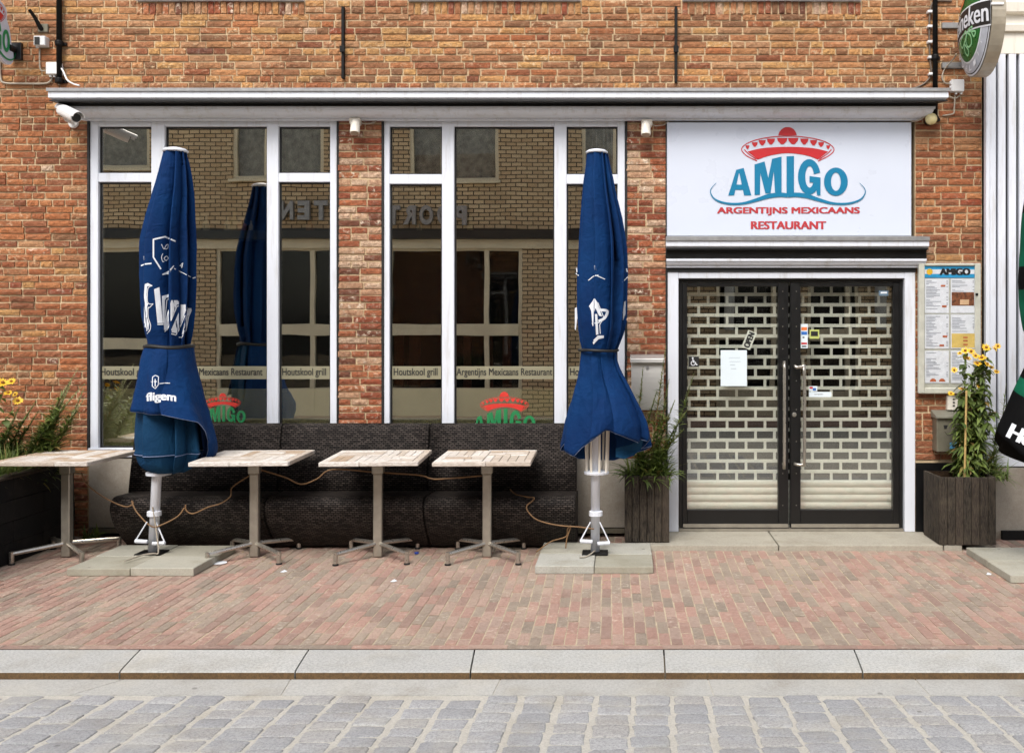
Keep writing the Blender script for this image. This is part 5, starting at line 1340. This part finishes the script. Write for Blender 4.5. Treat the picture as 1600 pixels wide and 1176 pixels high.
r2_ = ray_fn(bvh_of([up2, sk2])); g2 = lambda x, y: r2_(850+x/2.139, 210+y/2.139, D2)
prints([fine(poly_bm([(168, 546), (178, 560), (186, 585), (194, 608), (184, 606), (172, 580), (166, 600), (168, 640), (162, 640), (158, 590), (152, 576)])),
        stroke_bm([(170, 550), (152, 576)], 5, 6), stroke_bm(smooth_pts([(182, 586), (206, 588), (212, 594), (202, 614), (182, 624)], 3), [9]*13, 3), fine(poly_bm([(170, 600), (178, 600), (182, 668), (174, 670)])),
        fine(poly_bm([(162, 690), (180, 672), (200, 672), (200, 680), (182, 684), (165, 702)])), stroke_bm([(160, 632), (186, 628)], 4, 6), stroke_bm([(180, 562), (200, 612), (186, 636), (188, 666)], 2.5, 6)], g2, 'gothic_lettering', WPRINT, U2)
prints([stroke_bm([(148, 488), (165, 474), (182, 470)], 2.6, 6), stroke_bm([(172, 470), (204, 484)], 2.6, 6), stroke_bm([(170, 438), (172, 456)], 5, 3), stroke_bm([(109, 446), (110, 460)], 4, 3), stroke_bm([(106, 464), (116, 472)], 3, 3), stroke_bm([(276, 448), (278, 460)], 4, 3), stroke_bm([(262, 494), (280, 476)], 3, 3),
        fine(poly_bm([(103, 580), (110, 578), (112, 610), (106, 655), (103, 650)]), (3, 8)), fine(poly_bm([(268, 560), (273, 556), (272, 600), (264, 622), (264, 590)]), (3, 8))], g2, 'year_print', WPRINT, U2)

# --- third umbrella, black and green, cut by the right edge of the photograph
D3 = 6.5
U3 = thing('closed_umbrella', 'closed black and green parasol at the right edge with white beer lettering on its skirt', 'umbrella', (X(1650, D3), D3, .052))
q = MB(); q.tube([(X(1650, D3), D3, .053), (X(1650, D3), D3, Z(165, D3))], .034, 14); q.build('pole', WHITE, U3, smooth=True)
q = MB(); q.lathe((X(1650, D3), D3, Z(165, D3)), [(.08, 0), (.085, .012), (.03, .03), (.004, .032)], 20); q.build('cap', WHITE, U3, smooth=True)
up3 = fold_surface([(163, 1632, 1668), (200, 1624, 1676), (260, 1612, 1688), (320, 1601, 1699), (380, 1596, 1706), (440, 1594, 1706), (500, 1597, 1702), (530, 1606, 1696), (545, 1612, 1690)], D3, 120, 8, lambda t: .14+.16*math.sin(math.pi*min(1, .10+t*.85)), 8)
mt = (lambda v, f: [0 if 360 < (CY-(sum(v[i][2] for i in q)/4-H)*F/D3) < 400 else (0 if 455 < (CY-(sum(v[i][2] for i in q)/4-H)*F/D3) < 490 else 1) for q in f])
def banded(v, f, name, test):
    o = surf_obj(v, f, name, [GREENUMB, BLACKUMB], U3)
    o.data.polygons.foreach_set('material_index', [0 if test(sum(v[i][0] for i in q)/4, CY-(sum(v[i][2] for i in q)/4-H)*F/D3, q) else 1 for q in f])
banded(up3[0], up3[1], 'canopy', lambda x, py, q: 330 < py < 520 and (q[0] % 120)//15 in (3, 4, 6, 1) and not 415 < py < 450)
q = MB(); q.tube([(X(1651, D3)+.175*math.cos(a), D3+.175*math.sin(a), Z(546, D3)) for a in [2*math.pi*i/40 for i in range(41)]], .011, 8); q.build('strap', RUBBER, U3)
def zh3(a):
    d = math.degrees(a) % 360
    pts = [(0, 700), (90, 740), (150, 705), (183, 672), (205, 690), (250, 745), (270, 750), (300, 730), (360, 700)]
    for (a0, b0), (a1, b1) in zip(pts, pts[1:]):
        if a0 <= d <= a1: return b0+(b1-b0)*(d-a0)/(a1-a0)
rows = smooth_pts([(546, 1612, 1690), (575, 1598, 1706), (620, 1582, 1722), (660, 1568, 1738), (700, 1555, 1750)], 6); n = len(rows); v3 = []
for i, (py, l, r2) in enumerate(rows):
    t = i/(n-1)
    for k in range(120):
        a = 2*math.pi*k/120; py2 = 546+(zh3(a)-546)*t; rad = (r2-l)/2*D3/F; sh = 1-abs(math.sin(math.pi*((a*4/(2*math.pi)+.3) % 1)))**.6
        rr = rad*(1-.12*sh); v3.append((X((l+r2)/2, D3)+rr*math.cos(a), D3+rr*math.sin(a)*.85, Z(py2, D3)))
f3 = [(i*120+k, i*120+(k+1) % 120, (i+1)*120+(k+1) % 120, (i+1)*120+k) for i in range(n-1) for k in range(120)]
banded(v3, f3, 'skirt', lambda x, py, q: (q[0]//120) in (0, 1, 2, 8, 9, 10, 11) and (q[0] % 120)//6 % 5 in (0, 1, 4))
r3 = ray_fn(bvh_of([(v3, f3)]))
q = MB(); put_text('Heineken', lambda u, v: r3(1573+120*u+10*v, 682+64*u*(1-u*.5)-20*v, D3), q, .12, (30, 4)); q.build('lettering', WPRINT, U3, fixn=False)

# umbrella bases: four paving slabs each
SV = 0
def slabs(px0, px1, yf, n, lb, seed, w=.42, dep=.345):
    r_ = random.Random(seed); x0 = px0; BS = thing('umbrella_base', lb, 'umbrella base', (x0+w, yf+dep, 0), 'concrete slab umbrella bases')
    for i in range(2):
        for j in range(2):
            q = MB(); a = x0+i*(w+.004); b = yf+j*(dep+.004); tz = r_.uniform(-.003, .003)
            q.cbox(a, a+w, b, b+dep, -.001, .051+tz, .004); o = q.build('slab', SLAB, BS)
slabs(X(104, 6.38), 0, 6.38, 4, 'square of four weathered concrete slabs under the left blue parasol', 1)
slabs(X(836, 6.44), 0, 6.44, 4, 'square of four concrete slabs under the middle blue parasol', 2, .395, .36)
slabs(X(1579, 6.2), 0, 6.2, 4, 'pale concrete slabs of the black and green parasol at the right edge', 3, .42, .40)

# ------------------------------------------------------------------ planters
PL = thing('wooden_planter', 'square planter of dark weathered boards left of the doorway holding a green spiky plant', 'planter', (X(1011, 7.2), 7.3, 0))
def planter_boards(t, x0, x1, y0, y1, z0, z1, nf, ns, side):
    r_ = random.Random(int(x0*100)); 
    for i in range(nf):
        a, b = x0+(x1-x0)*i/nf, x0+(x1-x0)*(i+1)/nf; q = MB(); q.cbox(a+.0015, b-.0015, y0+r_.uniform(0, .004), y0+.022, z0, z1-r_.uniform(0, .005), .003); q.build('plank', PWOOD, t)
        if i in (0, nf-1, nf//2): pass
    for i in range(ns):
        a, b = y0+.024+(y1-y0-.024)*i/ns, y0+.024+(y1-y0-.024)*(i+1)/ns
        for xx, s_ in ((x0, 1), (x1, -1)):
            q = MB(); q.cbox(min(xx, xx+s_*.022), max(xx, xx+s_*.022), a+.0015, b-.0015, z0, z1-r_.uniform(0, .005), .003); q.build('plank', PWOOD, t)
    q = MB(); q.box(x0+.023, x1-.023, y1-.02, y1, z0, z1-.01); q.box(x0+.023, x1-.023, y0+.023, y1-.021, z0, z1-.05); q.build('soil', SOIL, t)
Dp = 7.2
planter_boards(PL, X(976, Dp), X(1046, Dp), Dp, Dp+.34, .0425, Z(743, Dp), 6, 5, 1)
PR = thing('wooden_planter', 'square planter of dark weathered boards right of the doorway holding tall yellow flowers', 'planter', (X(1512, 7.12), 7.3, 0))
Dq = 7.115
planter_boards(PR, X(1468, Dq), X(1557, Dq), Dq, Dq+.38, .0425, Z(745, Dq), 7, 6, 1)
# long dark block planter on the left, running out from the wall
PB2 = thing('block_planter', 'long low planter of dark stacked blocks at the left edge, full of grass and flowers', 'planter', (-4.8, 6.8, 0))
px1 = -4.29
r_ = random.Random(4); zz = 0
for c_ in range(4):
    y = 5.7-(.35 if c_ % 2 else 0); h = .148
    while y < 7.5:
        y1 = min(y+.7, 7.5)
        if y1 > 5.72: q = MB(); q.cbox(px1-.12, px1+r_.uniform(-.004, .004), max(y, 5.7)+.002, y1-.002, zz+.001, zz+h-.001, .004); q.build('block', BLOCKM, PB2)
        y += .7
    xx = px1-.12-.006
    for k_ in range(2):
        q = MB(); q.cbox(xx-.55, xx-.004, 5.7, 5.82, zz+.001, zz+h-.001, .004); q.build('block', BLOCKM, PB2); xx -= .554
    zz += h
q = MB(); q.box(px1-1.1, px1-.122, 5.822, 7.5, .0, .53); q.build('soil', SOIL, PB2)
q = MB(); q.cbox(px1-.12, px1+.006, 5.70, 7.5, .593, .612, .003); q.build('capping', PWOOD, PB2)

# ------------------------------------------------------------------ plants
def blade(mb, p, d, L, w, droop, rr, seg=4):
    """curved tapering leaf from p along d"""
    d = Vector(d).normalized(); side = d.cross(Vector((0, 0, 1))); side = side.normalized() if side.length > .01 else Vector((1, 0, 0))
    side = (side+Vector((rr.uniform(-.4, .4), rr.uniform(-.4, .4), rr.uniform(-.4, .4)))).normalized(); n0 = len(mb.v); pts = []; c = Vector(p)
    for i in range(seg+1):
        t = i/seg; ww = w*math.sin(math.pi*(.12+.88*t)**.8)*.5+w*.04
        if i == seg: ww = w*.02
        pts.append(c-side*ww); pts.append(c+side*ww); c = c+d*(L/seg); d = (d+Vector((0, 0, -droop/seg))).normalized()
    mb.add(pts, [(2*i, 2*i+1, 2*i+3, 2*i+2) for i in range(seg)])
def rdir(rr, el0, el1):
    a = rr.uniform(0, 2*math.pi); e = R(rr.uniform(el0, el1)); return Vector((math.cos(a)*math.cos(e), math.sin(a)*math.cos(e), math.sin(e)))
def stem_pts(base, tip, rr, n=8, bend=.03):
    base, tip = Vector(base), Vector(tip); o = Vector((rr.uniform(-bend, bend), rr.uniform(-bend, bend), 0))
    return [base.lerp(tip, i/n)+o*math.sin(math.pi*i/n) for i in range(n+1)]
def flower_mesh(seed, r=.036, n=13):
    rr = random.Random(seed); q = MB(); q.cur = 0
    for i in range(n):
        a = 2*math.pi*i/n+rr.uniform(-.1, .1); d = Vector((math.cos(a), math.sin(a), rr.uniform(.0, .25))); s_ = Vector((-math.sin(a), math.cos(a), 0)); w = r*.26; L = r*rr.uniform(.85, 1.1)
        q.add([d*r*.2-s_*w*.5, d*r*.2+s_*w*.5, d*L*.7+s_*w*.55, d*L, d*L*.7-s_*w*.55], [(0, 1, 2, 3, 4)])
    q.cur = 1; q.lathe((0, 0, -.002), [(r*.1, 0), (r*.3, .004), (r*.28, .012), (r*.1, .016)], 10)
    me = bpy.data.meshes.new('flower'); me.from_pydata(q.v, [], q.f); me.materials.append(YEL); me.materials.append(YELC); me.polygons.foreach_set('material_index', q.mi); return me
FM = [flower_mesh(k) for k in range(4)]
def put_flower(p, parent, rr, scale=1.0, face=None):
    o = linkmesh('flower', rr.choice(FM), None, parent, Vector(p)-wloc(parent)); d = Vector(face) if face else Vector((rr.uniform(-.5, .5), -rr.uniform(.25, .9), rr.uniform(.35, 1)))
    o.rotation_euler = d.to_track_quat('Z', 'Y').to_euler(); o.scale = (scale,)*3
def daisy_plant(name, label, base, tips, leafn, lw, ll, D, seed, flowers, spread=.0, bare=.12):
    rr = random.Random(seed); t = thing(name, label, 'plant', base); lf = MB()
    for tp in tips:
        b = Vector(base)+Vector((rr.uniform(-.07, .07)-.0, rr.uniform(-.06, .06), 0)); tp = Vector(tp)+Vector((0, rr.uniform(-.08, .08), 0)); pts = stem_pts(b, tp, rr, 10)
        s_ = MB(); s_.tube(pts, [.0055]*8+[.004, .003, .0025], 5); s_.build('stem', LEAFD, t)
        for i in range(leafn):
            u = bare+(1-bare)*rr.random()**.85; k_ = min(9, int(u*10)); p = pts[k_].lerp(pts[k_+1], u*10-k_ if u < 1 else 1)
            blade(lf, p, rdir(rr, -35, 40), ll*rr.uniform(.4, 1.25)*(1.15-.4*u), lw*rr.uniform(.4, 1.15), rr.uniform(.8, 3.0), rr, 4)
    o = lf.build('leaves', LEAF, t, fixn=False); o['kind'] = 'stuff'
    for p in flowers:
        put_flower(P(p[0], p[1], D+rr.uniform(-.10, .04)), t, rr, (p[2] if len(p) > 2 else 1))
    return t
Df = 7.28
fl = [(1508, 548), (1517, 549), (1541, 543), (1534, 559, 1.1), (1511, 560, 1.1), (1527, 568), (1542, 569, .9), (1549, 574, .7), (1557, 581, .8), (1554, 545, .9), (1559, 541, .8), (1491, 578, .8), (1503, 608, 1), (1529, 603, .7), (1486, 615, .8), (1500, 552, .7), (1524, 556, .9)]
daisy_plant('yellow_flower_plant', 'tall leafy plant with yellow daisy flowers in the planter right of the doorway', (X(1513, Df), Df, .50), [P(a, b, Df) for a, b in ((1510, 552), (1534, 560), (1528, 570), (1541, 548), (1503, 606), (1516, 590), (1547, 575), (1530, 605), (1496, 640), (1544, 640), (1513, 620), (1536, 600), (1500, 670))], 60, .044, .125, Df, 21, fl, bare=.1)
# stake
q = MB(); q.tube([(X(1507, 7.2), 7.2, .5), (X(1510, 7.2), 7.2, Z(610, 7.2))], .008, 6); tag(q.build('plant_stake', plain('bamboo', srgb(190, 160, 100), .6)), 'thin yellow bamboo stake among the yellow flowers in the right planter', 'stake')
def spiky(name, label, base, tips, D, seed, leaf, lw, ll, n, spike=True, skirt_=40, zs=.5, spikecol=None, cat='plant', sl_=.10):
    rr = random.Random(seed); t = thing(name, label, cat, base); lf = MB()
    for tp in tips:
        b = Vector(base)+Vector((rr.uniform(-.10, .10), rr.uniform(-.06, .06), 0)); tp = Vector(tp); pts = stem_pts(b, tp, rr, 12, .04)
        s_ = MB(); s_.tube(pts, [.004]*9+[.003, .003, .002, .002], 5); st = s_.build('stem', LEAFD, t)
        for i in range(n):
            u = .05+.80*rr.random(); k_ = int(u*12); p = pts[k_].lerp(pts[k_+1], u*12-k_)
            blade(lf, p, rdir(rr, 5, 50), ll*(1.25-u)*rr.uniform(.6, 1.2), lw, rr.uniform(.2, 1.0), rr, 3)
        if spike:
            sp = MB()
            for i in range(120):
                u = .80+.2*(i/70); k_ = min(11, int(u*12)); p = pts[k_].lerp(pts[k_+1], u*12-k_); blade(sp, p, rdir(rr, 10, 60), .026*(1.25-(u-.8)*3), .013, .1, rr, 1)
            o = sp.build('flower_spike', spikecol or SPIKE, t, fixn=False); o['kind'] = 'stuff'
    for i in range(skirt_):
        p = Vector(base)+Vector((rr.uniform(-.15, .15), rr.uniform(-.1, .1), -.01)); blade(lf, p, rdir(rr, 25, 75), rr.uniform(.10, .26)*ll/.11, lw*1.9, rr.uniform(.8, 2.4), rr, 5)
    o = lf.build('leaves', leaf, t, fixn=False); o['kind'] = 'stuff'; return t
Ds = 7.33
GSP = leafmat('green_spike', srgb(110, 128, 70), srgb(140, 150, 90))
spiky('spiky_plant', 'bushy green plant with tall flower spikes in the planter left of the door', (X(1014, Ds), Ds, .50), [P(a, b, Ds) for a, b in ((1003, 594), (1037, 566), (1042, 612), (1022, 626), (1049, 640), (1078, 604), (1066, 652), (1000, 655), (1060, 680), (990, 690), (1030, 660))], Ds, 31, LEAF, .009, .135, 150, True, 230, spikecol=GSP)
spiky('spiky_plant', 'narrow leaved green plant behind the yellow flowers in the right planter', (X(1538, 7.36), 7.36, .5), [P(a, b, 7.36) for a, b in ((1572, 598), (1560, 660), (1545, 668), (1574, 690), (1556, 700))], 7.36, 33, LEAFG, .0075, .13, 110, False, 130)
# left planter: grass, white spikes and yellow daisies
r_ = random.Random(77)
gm = MB()
for i in range(4200):
    y = r_.uniform(5.9, 7.45); x = px1-.13-abs(r_.gauss(0, .30)); tall = .7+.5*max(0, math.sin(x*5+y*3))
    if y > 7.0: tall *= 1.1
    blade(gm, (x, y, .52), rdir(r_, 38, 88), r_.uniform(.20, .44)*tall, r_.uniform(.008, .014), r_.uniform(.3, 1.8), r_, 4)
g = gm.build('grass', LEAFG, None, fixn=False); g['kind'] = 'stuff'; g['label'] = 'dense grassy leaves filling the dark block planter at left'
wl = ['with the tallest white flower head, nearest the window frame', 'with a broken white tip, leaning right over the planter', 'short and still green, in the middle of the planter', 'with two small pale heads close to the brick corner', 'low and leaning, at the left edge']
sps = [[(110, 596), (104, 612), (96, 630)], [(100, 622), (124, 624), (86, 640)], [(47, 642), (52, 655)], [(116, 618), (120, 640)], [(24, 650), (14, 668)]]
for i, tps in enumerate(sps):
    Dl = 7.25-.03*i; bxp = X(tps[0][0]-48+10*i*0, Dl); bxp = min(bxp, px1-.2)
    spiky('spike_flower_plant', 'narrow leaved plant '+wl[i], (bxp, Dl, .5), [P(a, b, Dl) for a, b in tps], Dl, 40+i, LEAF, .010, .17, 210, True, 60, spikecol=SPIKE if i in (0, 1, 3) else GSP)
daisy_plant('yellow_flower_plant', 'leafy plant with yellow daisy flowers cut by the left edge above the table', (-4.83, 7.0, .5), [P(a, b, 7.0) for a, b in ((6, 600), (-6, 610), (14, 612), (22, 640), (-10, 640))], 26, .04, .09, 7.0, 51, [(4, 598, 1.2), (18, 596, 1.0), (28, 626, 1.1), (13, 614, .9), (-8, 604, 1), (24, 616, .7)])
# weeds by the plinth
q = MB()
for i in range(46): blade(q, (X(138, 7.5)+r_.uniform(-.02, .10), 7.47+r_.uniform(-.04, .03), .0), rdir(r_, 30, 85), r_.uniform(.05, .16), .016, r_.uniform(.3, 1.5), r_, 3)
w_ = tag(q.build('weed', LEAF, None, fixn=False), 'small green weed growing at the foot of the concrete panel by the left table', 'plant')

# ------------------------------------------------------------------ cords between the tables, litter
def cord(pts, label): q = MB(); q.tube(smooth_pts([tuple(p) for p in pts], 6), .0052, 6); return tag(q.build('cord', CORDM, smooth=True), label, 'cord')
cord([P(127, 738, 6.9), P(135, 756, 6.9), P(165, 778, 6.9), P(195, 791, 6.88), P(208, 787, 6.88), P(206, 783, 6.88), P(214, 800, 6.85), P(237, 822, 6.80), P(256, 818, 6.80), P(278, 806, 6.86), P(288, 793, 6.88)], 'thin brown cord sagging from the far left table to the first parasol pole')
cord([P(290, 788, 6.88), P(291, 797, 6.88), P(302, 802, 6.88), P(325, 792, 6.88), P(345, 786, 6.9), P(360, 775, 6.92), P(364, 760, 6.95), P(398, 738, 6.95)], 'thin brown cord hanging under the second table from the left')
cord([P(405, 733, 6.95), P(445, 745, 6.93), P(470, 756, 6.93), P(495, 748, 6.93), P(520, 733, 6.93), P(590, 738, 6.95)], 'thin brown cord between the second and third tables from the left')
cord([P(598, 738, 6.95), P(655, 742, 6.93), P(672, 747, 6.93), P(690, 748, 6.93), P(764, 742, 6.95)], 'thin brown cord hanging between the third and fourth tables')
cord([P(797, 764, 7.1), P(806, 772, 7.05), P(822, 776, 7.0), P(834, 777, 6.95), P(832, 782, 6.95), P(823, 790, 6.92), P(826, 800, 6.9), P(840, 812, 6.88), P(870, 820, 6.86), P(905, 823, 6.82), P(928, 826, 6.80)], 'brown cord from the bench seat to the second parasol pole')
cord([P(838, 862, 6.95), P(860, 846, 6.92), P(884, 838, 6.9), P(887, 826, 6.88), P(892, 822, 6.86), P(886, 840, 6.86), P(884, 856, 6.86)], 'loose brown cord end lying over the slabs of the second parasol')
q = MB(); q.lathe((X(343, 6.72), 6.72, .0015), [(.03, 0), (.046, .001), (.05, .006), (.044, .004)], 16); tag(q.build('paper_plate', WPRINT), 'small crushed white plate on the paving by the second table foot', 'litter')
q = MB(); q.lathe((X(651, 7.02), 7.02, .001), [(.014, 0), (.016, .002), (.016, .01), (.012, .012)], 10); tag(q.build('crown_cap', plain('cap_blue', srgb(40, 70, 160), .4)), 'tiny blue crown cap on the paving under the third table', 'litter')
r_ = random.Random(9)
sp_l = [(443, 893, 'white scrap of paper on the paving in front of the second table'), (1255, 858, 'white wrapper lying against the doorstep'), (615, 908, 'pale flat scrap on the paving below the third table'), (1545, 897, 'pale paper scrap beside the slabs at the right edge')]
for px, py, lb in sp_l:
    D_ = F*H/(py-CY); q = MB(); x0 = X(px, D_); s_ = .013
    q.add([(x0-s_*1.6, D_-.01, .002), (x0+s_*.5, D_-.02, .003), (x0+s_*1.7, D_+.01, .002), (x0, D_+.02, .010)]+[(x0-s_*1.6, D_-.01, .001), (x0+s_*.5, D_-.02, .002), (x0+s_*1.7, D_+.01, .001), (x0, D_+.02, .009)], [(0, 1, 2, 3), (7, 6, 5, 4), (0, 4, 5, 1), (1, 5, 6, 2), (2, 6, 7, 3), (3, 7, 4, 0)])
    tag(q.build('paper_scrap', WPRINT), lb, 'litter')
lm = MB()
for i in range(260):
    cl = r_.choice([(1546, 893), (830, 868), (700, 870), (420, 878), (1500, 858), (1250, 905), (960, 900)]); px = cl[0]+r_.gauss(0, 34); py = max(846, cl[1]+r_.gauss(0, 9)); D_ = F*H/(py-CY)
    blade(lm, (X(px, D_), D_, .003), rdir(r_, -2, 3), r_.uniform(.01, .03), .006, 0, r_, 2)
o = lm.build('dry_litter', plain('dry_leaf', srgb(196, 176, 120), .8, 0, .3, 80), None, fixn=False); o['kind'] = 'stuff'; o['label'] = 'scattered dry leaf bits and seeds on the brick paving'

# ------------------------------------------------------------------ white panelled shop front at the right
WB_ = thing('white_shopfront', 'white painted timber shop front with dark vertical slots and moulded cornice at the right edge', 'building', (X(1650), W, 0))
x0 = X(1537); zb, zt2 = Z(690), Z(88)
q = MB(); q.box(x0, x0+3, W-.02, W+.25, Z(727), 7.0); q.build('backing', plain('slot_black', srgb(22, 22, 24), .7), WB_)
q = MB(); q.cbox(x0+.002, X(1553)-.008, W-.065, W-.02, Z(727), zt2+.02, .004); q.cbox(x0-.012, x0+.02, W-.085, W-.03, Z(727), Z(60), .006); q.build('corner_board', WHITE, WB_)
px = 1553
i = 0
while X(px+16.3) < x0+3:
    a, b = X(px)+.012, X(px+16.3)-.012; q = MB(); q.cbox(a, b, W-.06, W-.019, zb-.03, zt2+.04, .004); q.build('plank', WHITE, WB_); px += 16.3
q = MB(); q.cbox(X(1553)-.009, x0+3, W-.062, W-.0195, Z(727), zb, .004); q.build('bottom_rail', WHITE, WB_)
q = MB(); q.cbox(X(1553)-.009, x0+3, W-.062, W-.0195, zt2, Z(54), .004); q.extr([(W, Z(54)), (W-.09, Z(54)), (W-.10, Z(45)), (W-.07, Z(42)), (W-.07, Z(28)), (W-.12, Z(26)), (W-.13, Z(12)), (W-.09, Z(8)), (W-.09, Z(-60)), (W, Z(-60))], x0-.01, x0+3); q.build('cornice', CREAM, WB_)
q = MB(); q.box(x0+.01, x0+3, W-.09, W+.2, -.02, Z(728)-.004); q.build('plinth_panel', PLINTH, WB_)
q = MB(); q.box(x0+.1, x0+3, W-.13, W-.092, 0, .07); q.build('base_step', BLOCKM, WB_)

# ------------------------------------------------------------------ houses across the street, behind the camera, seen in the glass
DV = 18.72; YO = 2*W-DV+.06; sv = DV/F
def XO(px): return (px-CX)*sv
def ZO(py): return H-(py-CY)*sv
OB = thing('opposite_building', 'yellow brick house with cream windows and metal letters, mirrored in the shop windows', 'building', (-3, YO, 0))
FCR = plain('far_cream', srgb(214, 204, 176), .5, 0, .08, 3); FGR = plain('far_letters', srgb(150, 150, 150), .4, .4); CURT = plain('far_curtain', srgb(206, 204, 190), .9, 0, .25, 9)
BLK = plain('far_dark_room', srgb(10, 10, 11), .9)
ws_ = [(362, 505, 120, 280), (640, 778, 120, 282), (908, 1050, 120, 275), (60, 232, 120, 262), (1180, 1320, 120, 280), (335, 540, 386, 656), (605, 815, 386, 656), (95, 290, 388, 700), (905, 1048, 386, 660), (1120, 1238, 400, 656), (1262, 1345, 400, 660)]
op_h = [(XO(a), XO(b), ZO(d), ZO(c)) for a, b, c, d in ws_]
q = MB()
for a, b, c, d in complement(-13, 9.5, -.3, 7.2, op_h): q.box(a, b, YO-.25, YO, c, d)
q.build('wall', FARB, OB)
for i, (a, b, c, d) in enumerate(op_h):
    q = MB(); e = .07; y0, y1 = YO-.12, YO-.04
    q.box(a, a+e, y0, y1, c, d); q.box(b-e, b, y0, y1, c, d); q.box(a+e, b-e, y0, y1, d-e, d); q.box(a+e, b-e, y0, y1, c, c+e); q.box(a-.04, b+.04, YO-.02, YO+.09, c-.05, c)
    if i < 5: q.box(a+(b-a)*.35, a+(b-a)*.35+.09, y0+.002, y1+.02, c+e, d-e)
    else:
        q.box(a+(b-a)*.72, a+(b-a)*.72+.09, y0+.002, y1+.02, c+e, d-e)
        zc_ = c+(d-c)*.52; q.box(a+e, b-e, y0+.003, y1+.03, zc_-.10, zc_+.12); q.box(a+e, b-e, y0+.004, y1+.01, c+e, c+.62)
    w = q.build('window', FCR, OB); q = MB(); q.box(a+.02, b-.02, YO-.10, YO-.092, c+.02, d-.02); q.build('pane', GLASSD, w)
    q = MB()
    if i < 5:
        k_ = a
        while k_ < b: q.box(k_, k_+.072, YO-.24-.03*(int(k_*10) % 2), YO-.20, c, d); k_ += .074
        q.build('curtain', CURT, w)
    else: q.box(a, b, YO-.30, YO-.26, c, d); q.build('dark_room', BLK, w)
q = MB(); q.box(XO(50), XO(1060), YO+.001, YO+.03, ZO(388), ZO(374)); q.build('fascia_beam', FCR, OB)
q = MB(); q.box(-13, 9.5, YO+.001, YO+.16, ZO(373.4), ZO(359)); q.build('gutter', BLACKP, OB)
for px in (1140, 1376): q = MB(); q.tube([(XO(px), YO+.09, ZO(100)), (XO(px), YO+.09, ZO(515))], .11 if px > 1300 else .10, 10); q.build('drainpipe', plain('far_pipe', srgb(190, 192, 188), .5) if 'far_pipe' not in MATS else MATS['far_pipe'], OB)
for ch, px in (('P', 720), ('O', 694), ('O', 667), ('R', 641), ('T', 616), ('T', 503), ('E', 476), ('N', 449)):
    q = MB(); w_, h_ = 20*sv, 30*sv; zc_ = ZO(337 if px > 600 else 329)
    bm = text_bm(ch, .05, (1, 1)); r2 = bmesh.ops.extrude_face_region(bm, geom=bm.faces[:]); bmesh.ops.translate(bm, vec=(0, 0, 1), verts=[g_ for g_ in r2['geom'] if isinstance(g_, bmesh.types.BMVert)])
    bm.verts.index_update(); q.add([(XO(px)+(.5-v.co.x)*w_, YO+.03+v.co.z*.09, zc_+(v.co.y-.5)*h_) for v in bm.verts], [[v.index for v in f.verts] for f in bm.faces]); bm.free()
    tag(q.build('metal_letter', FGR), 'grey metal letter %s on the house across the street%s' % (ch, ', last before the wall lamp' if 0 else (' beside the '+{720: 'start of the word', 694: 'first letter', 667: 'R', 641: 'second round letter', 616: 'brick pier', 503: 'cream window', 476: 'N', 449: 'end of the word'}[px])), 'letter', 'metal letters on the facade across the street')
